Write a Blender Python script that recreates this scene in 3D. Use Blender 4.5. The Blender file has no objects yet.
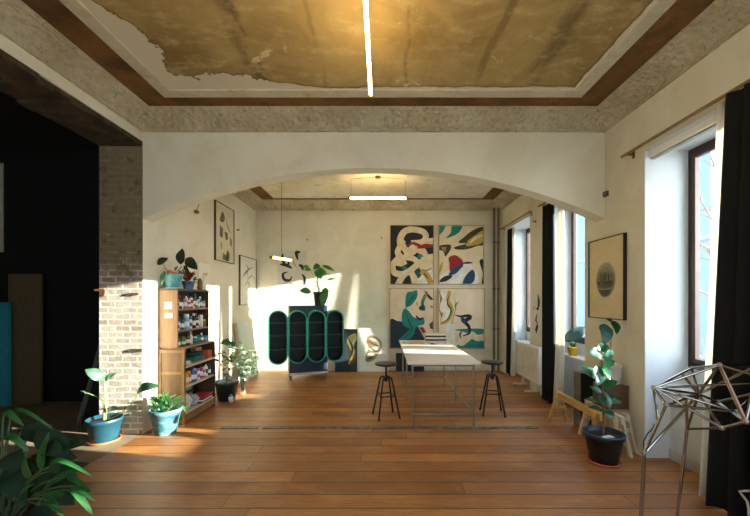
import bpy, math, random
from mathutils import Vector as V, Matrix
random.seed(7)
col = bpy.context.scene.collection
PI = math.pi
F, CX, CY, H = 350.0, 383.0, 299.0, 1.55
XL, XR, YA, YB, ZC = -2.76, 2.55, 4.02, 7.59, 3.65   # left / right wall, arch plane, back wall, ceiling

def at(px, py, d):      # a point of the room at depth d
    return V(((px-CX)*d/F, d, H-(py-CY)*d/F))

# ------------------------------------------------------------ materials
def lin(c):
    def f(v):
        v /= 255.0
        return v/12.92 if v <= .04045 else ((v+.055)/1.055)**2.4
    return (f(c[0]), f(c[1]), f(c[2]), 1)

class NT:
    def __init__(s, name):
        s.m = bpy.data.materials.new(name); s.m.use_nodes = True
        s.t = s.m.node_tree; s.b = s.t.nodes['Principled BSDF']; s.out = s.t.nodes['Material Output']
    def n(s, typ, **kw):
        x = s.t.nodes.new(typ)
        for k, v in kw.items():
            if k.startswith('i_'): x.inputs[k[2:].replace('_', ' ')].default_value = v
            else: setattr(x, k, v)
        return x
    def l(s, a, b): s.t.links.new(a, b)
    def coord(s):
        return s.n('ShaderNodeTexCoord').outputs['Object']
    def math(s, op, a, b=None, c=None, clamp=False):
        x = s.n('ShaderNodeMath', operation=op); x.use_clamp = clamp
        for i, v in enumerate((a, b, c)):
            if v is None: continue
            if isinstance(v, (int, float)): x.inputs[i].default_value = v
            else: s.l(v, x.inputs[i])
        return x.outputs[0]
    def mix(s, fac, a, b, mode='MIX'):
        x = s.n('ShaderNodeMix', data_type='RGBA', blend_type=mode)
        for i, v in ((0, fac), (6, a), (7, b)):
            if isinstance(v, (int, float)): x.inputs[i].default_value = v
            elif isinstance(v, tuple): x.inputs[i].default_value = v
            else: s.l(v, x.inputs[i])
        return x.outputs[2]
    def noise(s, co, scale, detail=4, rough=.55, dist=0):
        x = s.n('ShaderNodeTexNoise'); s.l(co, x.inputs['Vector'])
        x.inputs['Scale'].default_value = scale; x.inputs['Detail'].default_value = detail
        x.inputs['Roughness'].default_value = rough; x.inputs['Distortion'].default_value = dist
        return x.outputs['Fac']
    def ramp(s, v, a, b):       # smooth step a..b
        x = s.n('ShaderNodeMapRange', interpolation_type='SMOOTHSTEP'); s.l(v, x.inputs[0])
        x.inputs[1].default_value = a; x.inputs[2].default_value = b
        return x.outputs[0]
    def scale(s, co, sx, sy, sz):
        x = s.n('ShaderNodeMapping'); s.l(co, x.inputs[0]); x.inputs['Scale'].default_value = (sx, sy, sz)
        return x.outputs[0]
    def sep(s, co):
        x = s.n('ShaderNodeSeparateXYZ'); s.l(co, x.inputs[0]); return x.outputs
    def bump(s, h, strength, dist=.01):
        x = s.n('ShaderNodeBump'); s.l(h, x.inputs['Height'])
        x.inputs['Strength'].default_value = strength; x.inputs['Distance'].default_value = dist
        s.l(x.outputs[0], s.b.inputs['Normal'])
    def base(s, v):
        if isinstance(v, tuple): s.b.inputs['Base Color'].default_value = v
        else: s.l(v, s.b.inputs['Base Color'])
    def rough(s, v):
        if isinstance(v, (int, float)): s.b.inputs['Roughness'].default_value = v
        else: s.l(v, s.b.inputs['Roughness'])

_mc = {}
def mat(rgb, rough=.6, metal=0.0, var=.12, vscale=9, bump=0, bscale=60, stretch=None, rgb2=None, trans=0, sub=0):
    key = (rgb, rough, metal, var, vscale, bump, bscale, stretch, rgb2, trans)
    if key in _mc: return _mc[key]
    t = NT('surface_%d_%d_%d' % rgb); co = t.coord()
    if stretch: co = t.scale(co, *stretch)
    c = lin(rgb)
    if var:
        c2 = lin(rgb2) if rgb2 else tuple(x*(1-var*2) for x in c[:3])+(1,)
        t.base(t.mix(t.ramp(t.noise(co, vscale), .35, .7), c, c2))
    else: t.base(c)
    t.rough(rough); t.b.inputs['Metallic'].default_value = metal
    if bump: t.bump(t.noise(co, bscale, 3), bump, .004)
    if trans:
        tl = t.n('ShaderNodeBsdfTranslucent'); tl.inputs[0].default_value = c
        mx = t.n('ShaderNodeMixShader'); mx.inputs[0].default_value = trans
        t.l(t.b.outputs[0], mx.inputs[1]); t.l(tl.outputs[0], mx.inputs[2]); t.l(mx.outputs[0], t.out.inputs[0])
    _mc[key] = t.m
    return t.m

def emit(name, rgb, strength):
    t = NT(name); t.base(lin(rgb)); t.b.inputs['Emission Color'].default_value = lin(rgb)
    t.b.inputs['Emission Strength'].default_value = strength
    return t.m

def plaster(name, a, b, c, dirt=.35, sc=1.0, bs=.25):
    t = NT(name); co = t.coord()
    m = t.mix(t.ramp(t.noise(co, 1.3*sc, 6, .6, .6), .35, .7), lin(a), lin(b))
    m = t.mix(t.math('MULTIPLY', t.ramp(t.noise(co, 4.5*sc, 8, .7, .4), .52, .75), dirt), m, lin(c))
    t.base(m); t.rough(.85); t.bump(t.noise(co, 22*sc, 6, .65), bs, .006)
    return t.m

M_WALL = plaster('wall_plaster', (219, 212, 190), (208, 199, 173), (192, 180, 154), .35)
M_WHITE = plaster('white_plaster', (214, 217, 218), (206, 209, 209), (190, 190, 184), .25)
M_BCEIL = plaster('aged_ceiling_plaster', (226, 218, 196), (210, 196, 164), (168, 146, 100), .7, 1.6)
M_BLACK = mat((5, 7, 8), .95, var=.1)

def m_cornice():
    t = NT('ornate_cornice_plaster'); co = t.coord()
    n1 = t.noise(co, 14, 6, .7, 1.5)
    v = t.n('ShaderNodeTexVoronoi', feature='SMOOTH_F1'); t.l(co, v.inputs['Vector']); v.inputs['Scale'].default_value = 17
    m = t.mix(t.ramp(t.noise(co, 2.2, 5), .35, .7), lin((226, 212, 178)), lin((204, 186, 146)))
    m = t.mix(t.math('MULTIPLY', t.ramp(n1, .52, .7), .5), m, lin((124, 106, 72)))
    t.base(m); t.rough(.9)
    h = t.math('ADD', t.math('MULTIPLY', v.outputs['Distance'], 1.2), n1)
    t.bump(h, 1.0, .06)
    return t.m
M_CORN = m_cornice()

def m_ceiling():
    t = NT('ochre_peeling_ceiling'); co = t.coord(); x, y, z = t.sep(co)
    w = t.noise(co, 1.1, 7, .62, .8)
    m = t.mix(t.ramp(w, .32, .68), lin((186, 160, 102)), lin((150, 122, 66)))
    # boards running away from the windowed end: the left ones browner, dark seams between
    wob = t.math('MULTIPLY', t.math('SUBTRACT', t.noise(co, 1.6, 5, .6), .5), .16)
    xw = t.math('ADD', x, wob)
    lf = t.math('MULTIPLY', t.math('SUBTRACT', 1.0, t.ramp(xw, -1.16, -1.12)), t.ramp(t.noise(co, .9, 4), .3, .6))
    m = t.mix(t.math('MULTIPLY', lf, .65), m, lin((104, 82, 40)))
    rt = t.ramp(xw, 1.38, 1.46)
    m = t.mix(t.math('MULTIPLY', rt, .3), m, lin((112, 88, 44)))
    for sx, wd_, k in ((-1.14, .10, .75), (.91, .05, .5), (1.42, .12, .6), (-.55, .03, .35), (.2, .025, .35)):
        q = t.math('ABSOLUTE', t.math('SUBTRACT', xw, sx))
        q = t.math('MULTIPLY', t.math('SUBTRACT', 1.0, t.ramp(q, wd_*.3, wd_)), t.ramp(t.noise(t.scale(co, 3, .8, 1), 1.7, 5, .65), .38, .6))
        m = t.mix(t.math('MULTIPLY', q, k), m, lin((84, 62, 26)))
    m = t.mix(t.math('MULTIPLY', t.ramp(t.noise(t.scale(co, 1, 1.8, 1), 4, 8, .72), .48, .72), .6), m, lin((206, 186, 134)))
    # paint peeled off along the edge, widest in the far left corner
    e1 = t.math('MINIMUM', t.math('ADD', x, 2.14), t.math('SUBTRACT', 3.5, y)); e2 = t.math('MINIMUM', e1, t.math('SUBTRACT', 1.93, x))
    cx_ = t.math('ADD', x, 1.85); cy_ = t.math('SUBTRACT', y, 3.3)
    cd = t.math('SQRT', t.math('ADD', t.math('MULTIPLY', cx_, cx_), t.math('MULTIPLY', cy_, cy_)))
    near = t.math('SUBTRACT', 1.0, t.ramp(cd, .35, 1.25))
    wdt = t.math('ADD', .015, t.math('MULTIPLY', near, .17))
    rr = t.math('SUBTRACT', t.math('SUBTRACT', e2, wdt), t.math('MULTIPLY', t.math('SUBTRACT', t.noise(co, 2.6, 7, .62), .42), t.math('ADD', .12, t.math('MULTIPLY', near, .5))))
    pm = t.math('SUBTRACT', 1.0, t.ramp(rr, 0, .012))
    rim = t.math('MULTIPLY', t.math('SUBTRACT', 1.0, t.ramp(rr, .015, .04)), t.math('SUBTRACT', 1.0, pm))
    m = t.mix(t.math('MULTIPLY', rim, .8), m, lin((120, 86, 36)))
    m = t.mix(pm, m, lin((214, 204, 178)))
    fl = t.noise(co, 1.9, 7, .66, .9)
    m = t.mix(t.ramp(fl, .64, .665), m, lin((212, 196, 156)))
    t.base(m); t.rough(.85)
    t.bump(t.math('ADD', t.noise(co, 9, 8, .7), t.math('MULTIPLY', pm, -.6)), .5, .012)
    return t.m
M_CEIL = m_ceiling()

def m_floor():
    t = NT('worn_pine_floorboards'); co = t.coord(); x, y, z = t.sep(co)
    W = .185
    q = t.math('DIVIDE', y, W); idx = t.math('FLOOR', q); fr = t.math('FRACT', q)
    wn = t.n('ShaderNodeTexWhiteNoise', noise_dimensions='1D'); t.l(idx, wn.inputs['W'])
    r = wn.outputs['Value']
    xq = t.math('DIVIDE', t.math('ADD', x, t.math('MULTIPLY', r, 9)), 3.1); xi = t.math('FLOOR', xq); xf = t.math('FRACT', xq)
    wn2 = t.n('ShaderNodeTexWhiteNoise', noise_dimensions='2D')
    cb = t.n('ShaderNodeCombineXYZ'); t.l(idx, cb.inputs[0]); t.l(xi, cb.inputs[1]); t.l(cb.outputs[0], wn2.inputs['Vector'])
    b = wn2.outputs['Value']
    cs = t.n('ShaderNodeCombineXYZ'); t.l(t.math('ADD', x, t.math('MULTIPLY', b, 17)), cs.inputs[0]); t.l(y, cs.inputs[1])
    gco = cs.outputs[0]
    grain = t.noise(t.scale(gco, 1.2, 26, 1), 3.2, 6, .6, .3)
    m = t.mix(b, lin((184, 124, 64)), lin((138, 86, 42)))
    m = t.mix(t.math('MULTIPLY', t.ramp(grain, .4, .72), .6), m, lin((108, 62, 30)))
    m = t.mix(t.math('MULTIPLY', t.ramp(t.noise(t.scale(co, 1, 2, 1), 1.7, 6, .65), .45, .72), .4), m, lin((208, 148, 86)))
    # dark scuffs and drips of paint
    m = t.mix(t.math('MULTIPLY', t.ramp(t.noise(t.scale(co, 1, 2.4, 1), 4.2, 5, .6), .7, .76), .6), m, lin((58, 40, 28)))
    gap = t.math('SUBTRACT', 1.0, t.ramp(t.math('MULTIPLY', t.math('MINIMUM', fr, t.math('SUBTRACT', 1.0, fr)), W), .002, .0085))
    end = t.math('SUBTRACT', 1.0, t.ramp(t.math('MULTIPLY', xf, 3.1), .003, .007))
    g = t.math('MAXIMUM', gap, end)
    m = t.mix(t.math('MULTIPLY', g, .92), m, lin((30, 19, 12)))
    t.base(m)
    t.rough(t.math('ADD', .33, t.math('MULTIPLY', t.noise(co, 5, 5), .25)))
    t.bump(t.math('SUBTRACT', t.math('MULTIPLY', grain, .15), g), .35, .006)
    return t.m
M_FLOOR = m_floor()
M_CONC = plaster('worn_side_floor', (132, 114, 84), (104, 88, 64), (74, 60, 42), .6, 1.5, .2)

def m_brick():
    t = NT('bare_brick_pier'); co = t.coord(); x, y, z = t.sep(co)
    c = t.n('ShaderNodeCombineXYZ')
    wob = t.noise(co, 7, 3)
    t.l(t.math('ADD', x, t.math('MULTIPLY', wob, .02)), c.inputs[0]); t.l(t.math('ADD', z, t.math('MULTIPLY', wob, .025)), c.inputs[1])
    b = t.n('ShaderNodeTexBrick'); t.l(c.outputs[0], b.inputs['Vector'])
    b.inputs['Scale'].default_value = 1; b.inputs['Brick Width'].default_value = .17; b.inputs['Row Height'].default_value = .07
    b.inputs['Mortar Size'].default_value = .011; b.inputs['Mortar Smooth'].default_value = .3; b.inputs['Bias'].default_value = -.2
    b.inputs['Color1'].default_value = lin((176, 160, 142)); b.inputs['Color2'].default_value = lin((138, 116, 98))
    b.inputs['Mortar'].default_value = lin((212, 204, 188))
    m = t.mix(t.math('MULTIPLY', t.ramp(t.noise(co, 9, 6, .75), .46, .66), .6), b.outputs['Color'], lin((190, 182, 168)))
    # old render still clinging to the upper half, soot below the beam
    up = t.math('ADD', z, t.math('MULTIPLY', t.noise(co, 3, 6, .7), 1.1))
    um = t.ramp(up, 2.25, 2.6)
    um2 = t.math('MULTIPLY', um, t.ramp(t.noise(t.scale(co, 1, 1, 2), 4, 7, .7), .2, .42))
    m = t.mix(t.math('MULTIPLY', um2, .9), m, lin((118, 104, 74)))
    m = t.mix(t.math('MULTIPLY', t.math('MULTIPLY', um, t.ramp(t.noise(co, 8, 7, .75), .52, .64)), .7), m, lin((84, 72, 50)))
    t.base(m); t.rough(.92)
    h = t.math('ADD', t.math('MULTIPLY', b.outputs['Fac'], -1.0), t.math('MULTIPLY', t.noise(co, 30, 6, .7), .7))
    t.bump(h, .9, .015)
    return t.m
M_BRICK = m_brick()
M_SOOT_SHADE = plaster('charred_shaded_beam', (70, 56, 36), (38, 30, 20), (130, 108, 66), .6, 3, .8)  # charring and the shadow under the beam both put into this dark brown
M_STRIPE = plaster('brown_ceiling_band', (122, 84, 32), (84, 54, 18), (50, 32, 12), .7, 2.2, .2)
M_FRAMEW = mat((58, 38, 28), .45, var=.15, vscale=4, stretch=(6, 6, .6))

def m_glass():
    t = NT('window_glass')
    g = t.n('ShaderNodeBsdfGlossy'); g.inputs['Roughness'].default_value = .02
    tr = t.n('ShaderNodeBsdfTransparent'); tr.inputs[0].default_value = (.9, .95, .96, 1)
    lw = t.n('ShaderNodeLayerWeight'); lw.inputs[0].default_value = .5
    fr = t.math('ADD', .04, t.math('MULTIPLY', t.math('POWER', lw.outputs['Facing'], 5.0), .8))
    mx = t.n('ShaderNodeMixShader'); t.l(fr, mx.inputs[0]); t.l(tr.outputs[0], mx.inputs[1]); t.l(g.outputs[0], mx.inputs[2])
    t.l(mx.outputs[0], t.out.inputs[0]); return t.m
M_GLASS = m_glass()
M_CHROME = mat((168, 164, 160), .1, 1.0, var=0)
M_STEEL = mat((168, 162, 150), .32, .9, var=.1)
M_IRON = mat((26, 25, 24), .45, .3, var=.1)
M_DARKW = mat((44, 32, 22), .5, var=.2, stretch=(1, 1, 6))
M_BRASS = mat((150, 112, 52), .35, .8, var=.1)
M_PINE = mat((206, 160, 88), .5, var=.14, vscale=4, stretch=(3, .8, 8))
M_PALEW = mat((214, 194, 160), .55, var=.1, vscale=4)
M_BLUEPOT = mat((16, 62, 74), .45, var=.12)
M_SOIL = mat((48, 36, 26), .95, var=.3, vscale=60, bump=.5)
M_TERRA = mat((196, 98, 48), .7, var=.12)
M_PVC = mat((222, 220, 212), .5, var=.05)
M_CREAM = mat((226, 210, 176), .75, var=.05, vscale=3)

# ------------------------------------------------------------ mesh building
class MB:
    def __init__(s): s.v = []; s.f = []; s.mi = []; s.sm = []
    def add(s, vs, fs, mi=0, sm=False):
        o = len(s.v); s.v += [V(p) for p in vs]
        for f in fs: s.f.append([i+o for i in f]); s.mi.append(mi); s.sm.append(sm)
        return s
    def box(s, a, b, mi=0, top=None):
        (x0, y0, z0), (x1, y1, z1) = a, b
        s.add([(x0,y0,z0),(x1,y0,z0),(x1,y1,z0),(x0,y1,z0),(x0,y0,z1),(x1,y0,z1),(x1,y1,z1),(x0,y1,z1)],
              [(3,2,1,0),(4,5,6,7),(0,1,5,4),(1,2,6,5),(2,3,7,6),(3,0,4,7)], mi); return s
    def obox(s, c, ax, ay, az, mi=0):      # oriented box: centre and three half-axis vectors
        c, ax, ay, az = V(c), V(ax), V(ay), V(az)
        vs = [c+ax*i+ay*j+az*k for k in (-1,1) for i, j in ((-1,-1),(1,-1),(1,1),(-1,1))]
        s.add(vs, [(3,2,1,0),(4,5,6,7),(0,1,5,4),(1,2,6,5),(2,3,7,6),(3,0,4,7)], mi); return s
    def beam(s, p, q, w, h, mi=0, up=(0,0,1)):
        p, q = V(p), V(q); d = (q-p); L = d.length; d = d/L
        sd = d.cross(V(up))
        if sd.length < 1e-4: sd = d.cross(V((1,0,0)))
        sd.normalize(); u = sd.cross(d)
        return s.obox((p+q)/2, d*L/2, sd*w/2, u*h/2, mi)
    def tube(s, pts, r, n=10, mi=0, cap=True, r2=None):
        pts = [V(p) for p in pts]; m = len(pts); vs = []; fs = []
        ref = None
        for i, p in enumerate(pts):
            d = (pts[min(i+1, m-1)]-pts[max(i-1, 0)]).normalized()
            if ref is None:
                ref = d.orthogonal().normalized()
            else:
                ref = (ref-d*ref.dot(d))
                ref = ref.normalized() if ref.length > 1e-5 else d.orthogonal().normalized()
            b = d.cross(ref); rr = r if r2 is None else r+(r2-r)*i/(m-1)
            vs += [p+(ref*math.cos(2*PI*k/n)+b*math.sin(2*PI*k/n))*rr for k in range(n)]
        for i in range(m-1):
            for k in range(n):
                fs.append((i*n+k, i*n+(k+1) % n, (i+1)*n+(k+1) % n, (i+1)*n+k))
        s.add(vs, fs, mi, True)
        if cap: 
            s.add(vs[:n], [tuple(range(n))[::-1]], mi); s.add(vs[-n:], [tuple(range(n))], mi)
        return s
    def lathe(s, c, prof, n=24, mi=0, sm=True, sx=1, sy=1):
        c = V(c); vs = []; fs = []; m = len(prof)
        for r, z in prof:
            vs += [c+V((r*sx*math.cos(2*PI*k/n), r*sy*math.sin(2*PI*k/n), z)) for k in range(n)]
        for i in range(m-1):
            for k in range(n):
                fs.append((i*n+k, i*n+(k+1) % n, (i+1)*n+(k+1) % n, (i+1)*n+k))
        s.add(vs, fs, mi, sm)
        if prof[0][0] > 1e-4: s.add(vs[:n], [tuple(range(n))[::-1]], mi)
        if prof[-1][0] > 1e-4: s.add(vs[-n:], [tuple(range(n))], mi)
        return s
    def ball(s, c, r, n=12, mi=0, sz=1):
        return s.lathe(c, [(max(1e-5, r*math.sin(PI*i/8)), -r*sz*math.cos(PI*i/8)) for i in range(9)], n, mi)
    def leaf(s, p, q, w, up=(0,0,1), sag=.15, mi=0, kind='oval', fold=.15, n=8):
        p, q, up = V(p), V(q), V(up); d = q-p; L = d.length; dn = d/L
        sd = dn.cross(up)
        if sd.length < 1e-3: sd = dn.orthogonal()
        sd.normalize(); nm = sd.cross(dn)
        vs = []; fs = []
        for i in range(n+1):
            t = i/n
            if kind == 'oval': ww = math.sin(PI*min(1, t**.85))**.75
            elif kind == 'strap': ww = min(1, t*5+.15)*(1-t)**.5*1.05
            elif kind == 'heart': ww = min(1, (t*4)**.5+.1)*math.cos(t*PI/2)**.7
            ww = max(ww, .02)*w/2
            arch = 4*t*(1-t)*sag*L
            c0 = p+d*t+nm*arch
            if kind == 'heart' and i < 2: back = .12*L*(2-i)/2
            else: back = 0
            for u in (-1, -.5, 0, .5, 1):
                vs.append(c0+sd*u*ww+nm*(abs(u)*fold*ww+ .04*w*math.sin(9*t+u*3))-dn*back*abs(u))
        for i in range(n):
            for k in range(4): fs.append((i*5+k, i*5+k+1, i*5+k+6, i*5+k+5))
        s.add(vs, fs, mi, True); return s
    def build(s, name, mats, parent=None, origin=None, loc=None, bevel=0):
        if parent is not None: org = wloc(parent)
        else: org = V(origin) if origin is not None else V((0,0,0))
        me = bpy.data.meshes.new(name)
        me.from_pydata([tuple(p-org) for p in s.v], [], s.f)
        if not isinstance(mats, (list, tuple)): mats = [mats]
        for m in mats: me.materials.append(m)
        for p, i, sm in zip(me.polygons, s.mi, s.sm): p.material_index = i; p.use_smooth = sm
        me.validate(); me.update()
        o = bpy.data.objects.new(name, me); col.objects.link(o)
        if parent is not None: o.parent = parent
        else: o.location = org
        if bevel:
            b = o.modifiers.new('bevel', 'BEVEL'); b.width = bevel; b.segments = 2; b.limit_method = 'ANGLE'
        return o
def wloc(o):
    p = V((0,0,0))
    while o is not None: p = p+o.location; o = o.parent
    return p
def tag(o, label, cat, group=None):
    o['label'] = label; o['category'] = cat
    if group: o['group'] = group
    return o
def empty(name, loc, label, cat, group=None):
    o = bpy.data.objects.new(name, None); col.objects.link(o); o.location = loc; o.empty_display_size = .1
    return tag(o, label, cat, group)
def struct(o): o['kind'] = 'structure'; return o
def copy_tree(o, parent=None):
    c = o.copy(); col.objects.link(c)
    if parent is not None: c.parent = parent
    for ch in list(o.children): copy_tree(ch, c)
    return c
def smooth_pts(pts, closed, k=5):
    n = len(pts); out = []
    rng = range(n) if closed else range(n-1)
    for i in rng:
        if closed: P = [pts[(i+j) % n] for j in (-1, 0, 1, 2)]
        else: P = [pts[max(0, min(n-1, i+j))] for j in (-1, 0, 1, 2)]
        for a in range(k):
            t = a/k
            out.append(tuple(.5*((2*P[1][c])+(-P[0][c]+P[2][c])*t+(2*P[0][c]-5*P[1][c]+4*P[2][c]-P[3][c])*t*t
                       +(-P[0][c]+3*P[1][c]-3*P[2][c]+P[3][c])*t**3) for c in (0, 1)))
    if not closed: out.append(tuple(pts[-1][:2]))
    return out

# ------------------------------------------------------------ the room
B = lambda a, b, m, name: struct(MB().box(a, b).build(name, m))
struct(MB().box((XL, -1.6, -.1), (3.05, YB, 0)).build('floor', M_FLOOR))
struct(MB().box((-8, -1.6, -.1), (XL, 5.4, 0)).build('floor_side_room', M_CONC))
struct(MB().box((XL, -1.6, ZC), (XR, YA, ZC+.1)).build('ceiling', M_CEIL))
struct(MB().box((XL, YA+.18, ZC), (XR, YB, ZC+.1)).build('ceiling_back_room', M_BCEIL))
struct(MB().box((XL-.5, YB, -.1), (3.05, YB+.25, ZC+.1)).build('wall_back', M_WALL))
w = MB().box((XL-.5, -1.85, -.1), (-1.4, -1.6, ZC+.1)).box((.6, -1.85, -.1), (3.05, -1.6, ZC+.1)).box((-1.4, -1.85, -.1), (.6, -1.6, .8)).box((-1.4, -1.85, 3.1), (.6, -1.6, ZC+.1))
struct(w.build('wall_front', M_WALL))
w = MB()
for x0, x1 in ((-1.4, -1.33), (-.435, -.365), (.53, .6)): w.box((x0, -1.8, .8), (x1, -1.74, 3.1))
for x0, x1 in ((-1.33, -.435), (-.365, .53)): w.box((x0, -1.8, .8), (x1, -1.74, .87)).box((x0, -1.8, 3.03), (x1, -1.74, 3.1))
wf = struct(w.build('window_5', M_FRAMEW))  # unseen window, added to bring fill light into the front room
for x0, x1 in ((-1.33, -.435), (-.365, .53)): MB().box((x0, -1.772, .87), (x1, -1.768, 3.03)).build('pane', M_GLASS, wf)
# left wall: beam over the wide opening, brick pier, back part
OT = 3.36
w = MB().box((-3.26, -1.6, OT), (XL, YA, ZC+.1)).box((-3.26, -1.6, -.1), (XL, .1, OT)).box((-3.26, 4.1, -.1), (XL, YB, ZC+.1)).box((-3.26, YA, OT), (XL, 4.1, ZC+.1))
struct(w.build('wall_left', M_WALL))
w = MB().box((-3.26, YA, -.1), (XL, 4.1, OT))
w.mi[3] = 1; struct(w.build('wall_left_pier', [M_BRICK, M_WALL]))
w = MB()
random.seed(3)
for k in range(26):        # charred underside of the beam, shadow also in its colour, boards of uneven drop
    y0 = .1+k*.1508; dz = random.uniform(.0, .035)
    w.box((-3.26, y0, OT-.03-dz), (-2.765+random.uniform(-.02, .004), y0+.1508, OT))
struct(w.build('trim_beam_underside', M_SOOT_SHADE))
# side room, painted black
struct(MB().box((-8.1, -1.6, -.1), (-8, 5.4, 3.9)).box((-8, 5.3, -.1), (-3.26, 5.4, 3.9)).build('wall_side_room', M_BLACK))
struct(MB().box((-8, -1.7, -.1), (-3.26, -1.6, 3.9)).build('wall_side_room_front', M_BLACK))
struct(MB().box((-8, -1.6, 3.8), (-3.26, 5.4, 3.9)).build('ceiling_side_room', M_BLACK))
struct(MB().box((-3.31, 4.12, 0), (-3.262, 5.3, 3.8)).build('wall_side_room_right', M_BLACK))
# arch between the rooms
cxa, hw, rise, zs = (XL+XR)/2, (XR-XL)/2, .585, 2.47
R = (hw*hw+rise*rise)/(2*rise); NA = 48
arc = []
for i in range(NA+1):
    x = XL+(XR-XL)*i/NA; arc.append((x, zs+rise-R+math.sqrt(R*R-(x-cxa)**2)))
w = MB(); y0, y1 = YA, YA+.18
for (xa, za), (xb, zb) in zip(arc[:-1], arc[1:]):
    w.add([(xa,y0,za),(xb,y0,zb),(xb,y0,ZC+.1),(xa,y0,ZC+.1),(xa,y1,za),(xb,y1,zb),(xb,y1,ZC+.1),(xa,y1,ZC+.1)],
          [(0,1,2,3),(5,4,7,6),(1,0,4,5)])
struct(w.build('wall_arch', M_WALL))
# right wall with four window openings
WIN = [(-.1, 1.05), (2.3, 3.415), (4.42, 5.53), (6.07, 7.27)]  # first opening lies out of view, added to light the front room
ZS, ZW0, ZT, XG = .67, .88, 3.0, 2.97
w = MB(); prev = -1.6
for a, b in WIN:
    w.box((XR, prev, -.1), (3.05, a, ZC+.1)); prev = b
    w.box((XR, a, ZT), (3.05, b, ZC+.1))
w.box((XR, prev, -.1), (3.05, YB, ZC+.1))
struct(w.build('wall_right', M_WALL))
for i, (a, b) in enumerate(WIN):
    n = i+1
    # white rendered jambs, window board, niche wall under it
    w = MB().box((XR+.002, b-.006, 0), (3.05, b, ZT)).box((XR+.002, a, 0), (3.05, a+.006, ZT)).box((XR+.002, a, ZT-.006), (3.05, b, ZT))
    w.box((2.8, a, 0), (3.05, b, ZS)).box((XG, a, ZS), (3.05, b, ZW0))
    struct(w.build('wall_right_niche_%d' % n, M_WHITE))
    struct(MB().box((2.77, a+.006, ZS), (XG, b-.006, ZS+.035)).build('trim_window_board_%d' % n, mat((232, 232, 230), .4, var=.04), bevel=.006))
    struct(MB().box((2.785, a+.006, 0), (2.8, b-.006, .09)).build('baseboard_right_%d' % n, mat((196, 192, 180), .6, var=.1)))
    f = MB(); fw = .065
    f.box((XG, a+.006, ZW0), (XG+.06, a+fw, ZT-.006)).box((XG, b-fw, ZW0), (XG+.06, b-.006, ZT-.006))
    f.box((XG, a+fw, ZW0), (XG+.06, b-fw, ZW0+fw)).box((XG, a+fw, ZT-.07), (XG+.06, b-fw, ZT-.006))
    wn = struct(f.build('window_%d' % n, M_FRAMEW, bevel=.006))
    s = MB()
    g = fw+.0; i2 = .035
    s.box((XG-.012, a+g, ZW0+fw), (XG+.03, a+g+i2, ZT-.07)).box((XG-.012, b-g-i2, ZW0+fw), (XG+.03, b-g, ZT-.07))
    s.box((XG-.012, a+g+i2, ZW0+fw), (XG+.03, b-g-i2, ZW0+fw+i2)).box((XG-.012, a+g+i2, ZT-.07-i2), (XG+.03, b-g-i2, ZT-.07))
    s.build('sash', mat((80, 52, 40), .4, var=.12), wn)
    MB().box((XG+.012, a+g+i2, ZW0+fw+i2), (XG+.016, b-g-i2, ZT-.07-i2)).build('pane', M_GLASS, wn)

# cornices: a mitred ring in each room, the brown band and pale moulding on the ceiling
prof = [(0,3.465),(.028,3.465),(.032,3.478),(.028,3.492),(.012,3.498),(.02,3.512),(.05,3.545),(.095,3.578),(.15,3.6),(.165,3.603),(.17,3.615),(.195,3.622),(.2,3.636),(.22,3.64),(.222,3.65),(0,3.65)]
def ring(y0, y1, name):
    w = MB(); vs = []
    for p, z in prof: vs += [(XL+p, y0+p, z), (XR-p, y0+p, z), (XR-p, y1-p, z), (XL+p, y1-p, z)]
    fs = []
    for i in range(len(prof)-1):
        for k in range(4): fs.append((i*4+k, i*4+(k+1) % 4, (i+1)*4+(k+1) % 4, (i+1)*4+k))
    w.add(vs, fs, 0, False); struct(w.build(name, M_CORN))
ring(-1.6, YA, 'trim_1'); ring(YA+.18, YB, 'trim_2')
def band(y0, y1, s0, s1, e0, e1, z0, z1, name, m):   # rectangular band on the ceiling: side insets s0..s1, end insets e0..e1
    w = MB()
    w.box((XL+s0, y0+e0, z0), (XL+s1, y1-e0, z1)).box((XR-s1, y0+e0, z0), (XR-s0, y1-e0, z1))
    w.box((XL+s1, y1-e1, z0), (XR-s1, y1-e0, z1)).box((XL+s1, y0+e0, z0), (XR-s1, y0+e1, z1))
    struct(w.build(name, m))
band(-1.6, YA, .222, .5, .222, .4, ZC-.006, ZC, 'trim_3', M_STRIPE)
band(-1.6, YA, .5, .62, .4, .52, ZC-.016, ZC, 'trim_4', plaster('pale_moulding', (205, 196, 172), (190, 178, 148), (150, 130, 90), .6, 3))
band(YA+.18, YB, .222, .48, .222, .3, ZC-.006, ZC, 'trim_5', M_STRIPE)
# worn metal strip let into the floor under the arch
w = MB(); random.seed(5); x = -1.95
for k in range(9):
    L = random.uniform(.3, .55); w.box((x, 4.175+random.uniform(-.004, .004), 0), (x+L, 4.235+random.uniform(-.006, .006), .006)); x += L+random.choice((.004, .004, .05))
struct(w.build('trim_threshold', mat((112, 118, 124), .45, .3, var=.3, vscale=14, rgb2=(74, 66, 58))))
struct(MB().box((XL, YB-.018, 0), (2.3, YB, .05)).build('baseboard_back', mat((206, 200, 184), .6)))

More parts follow.
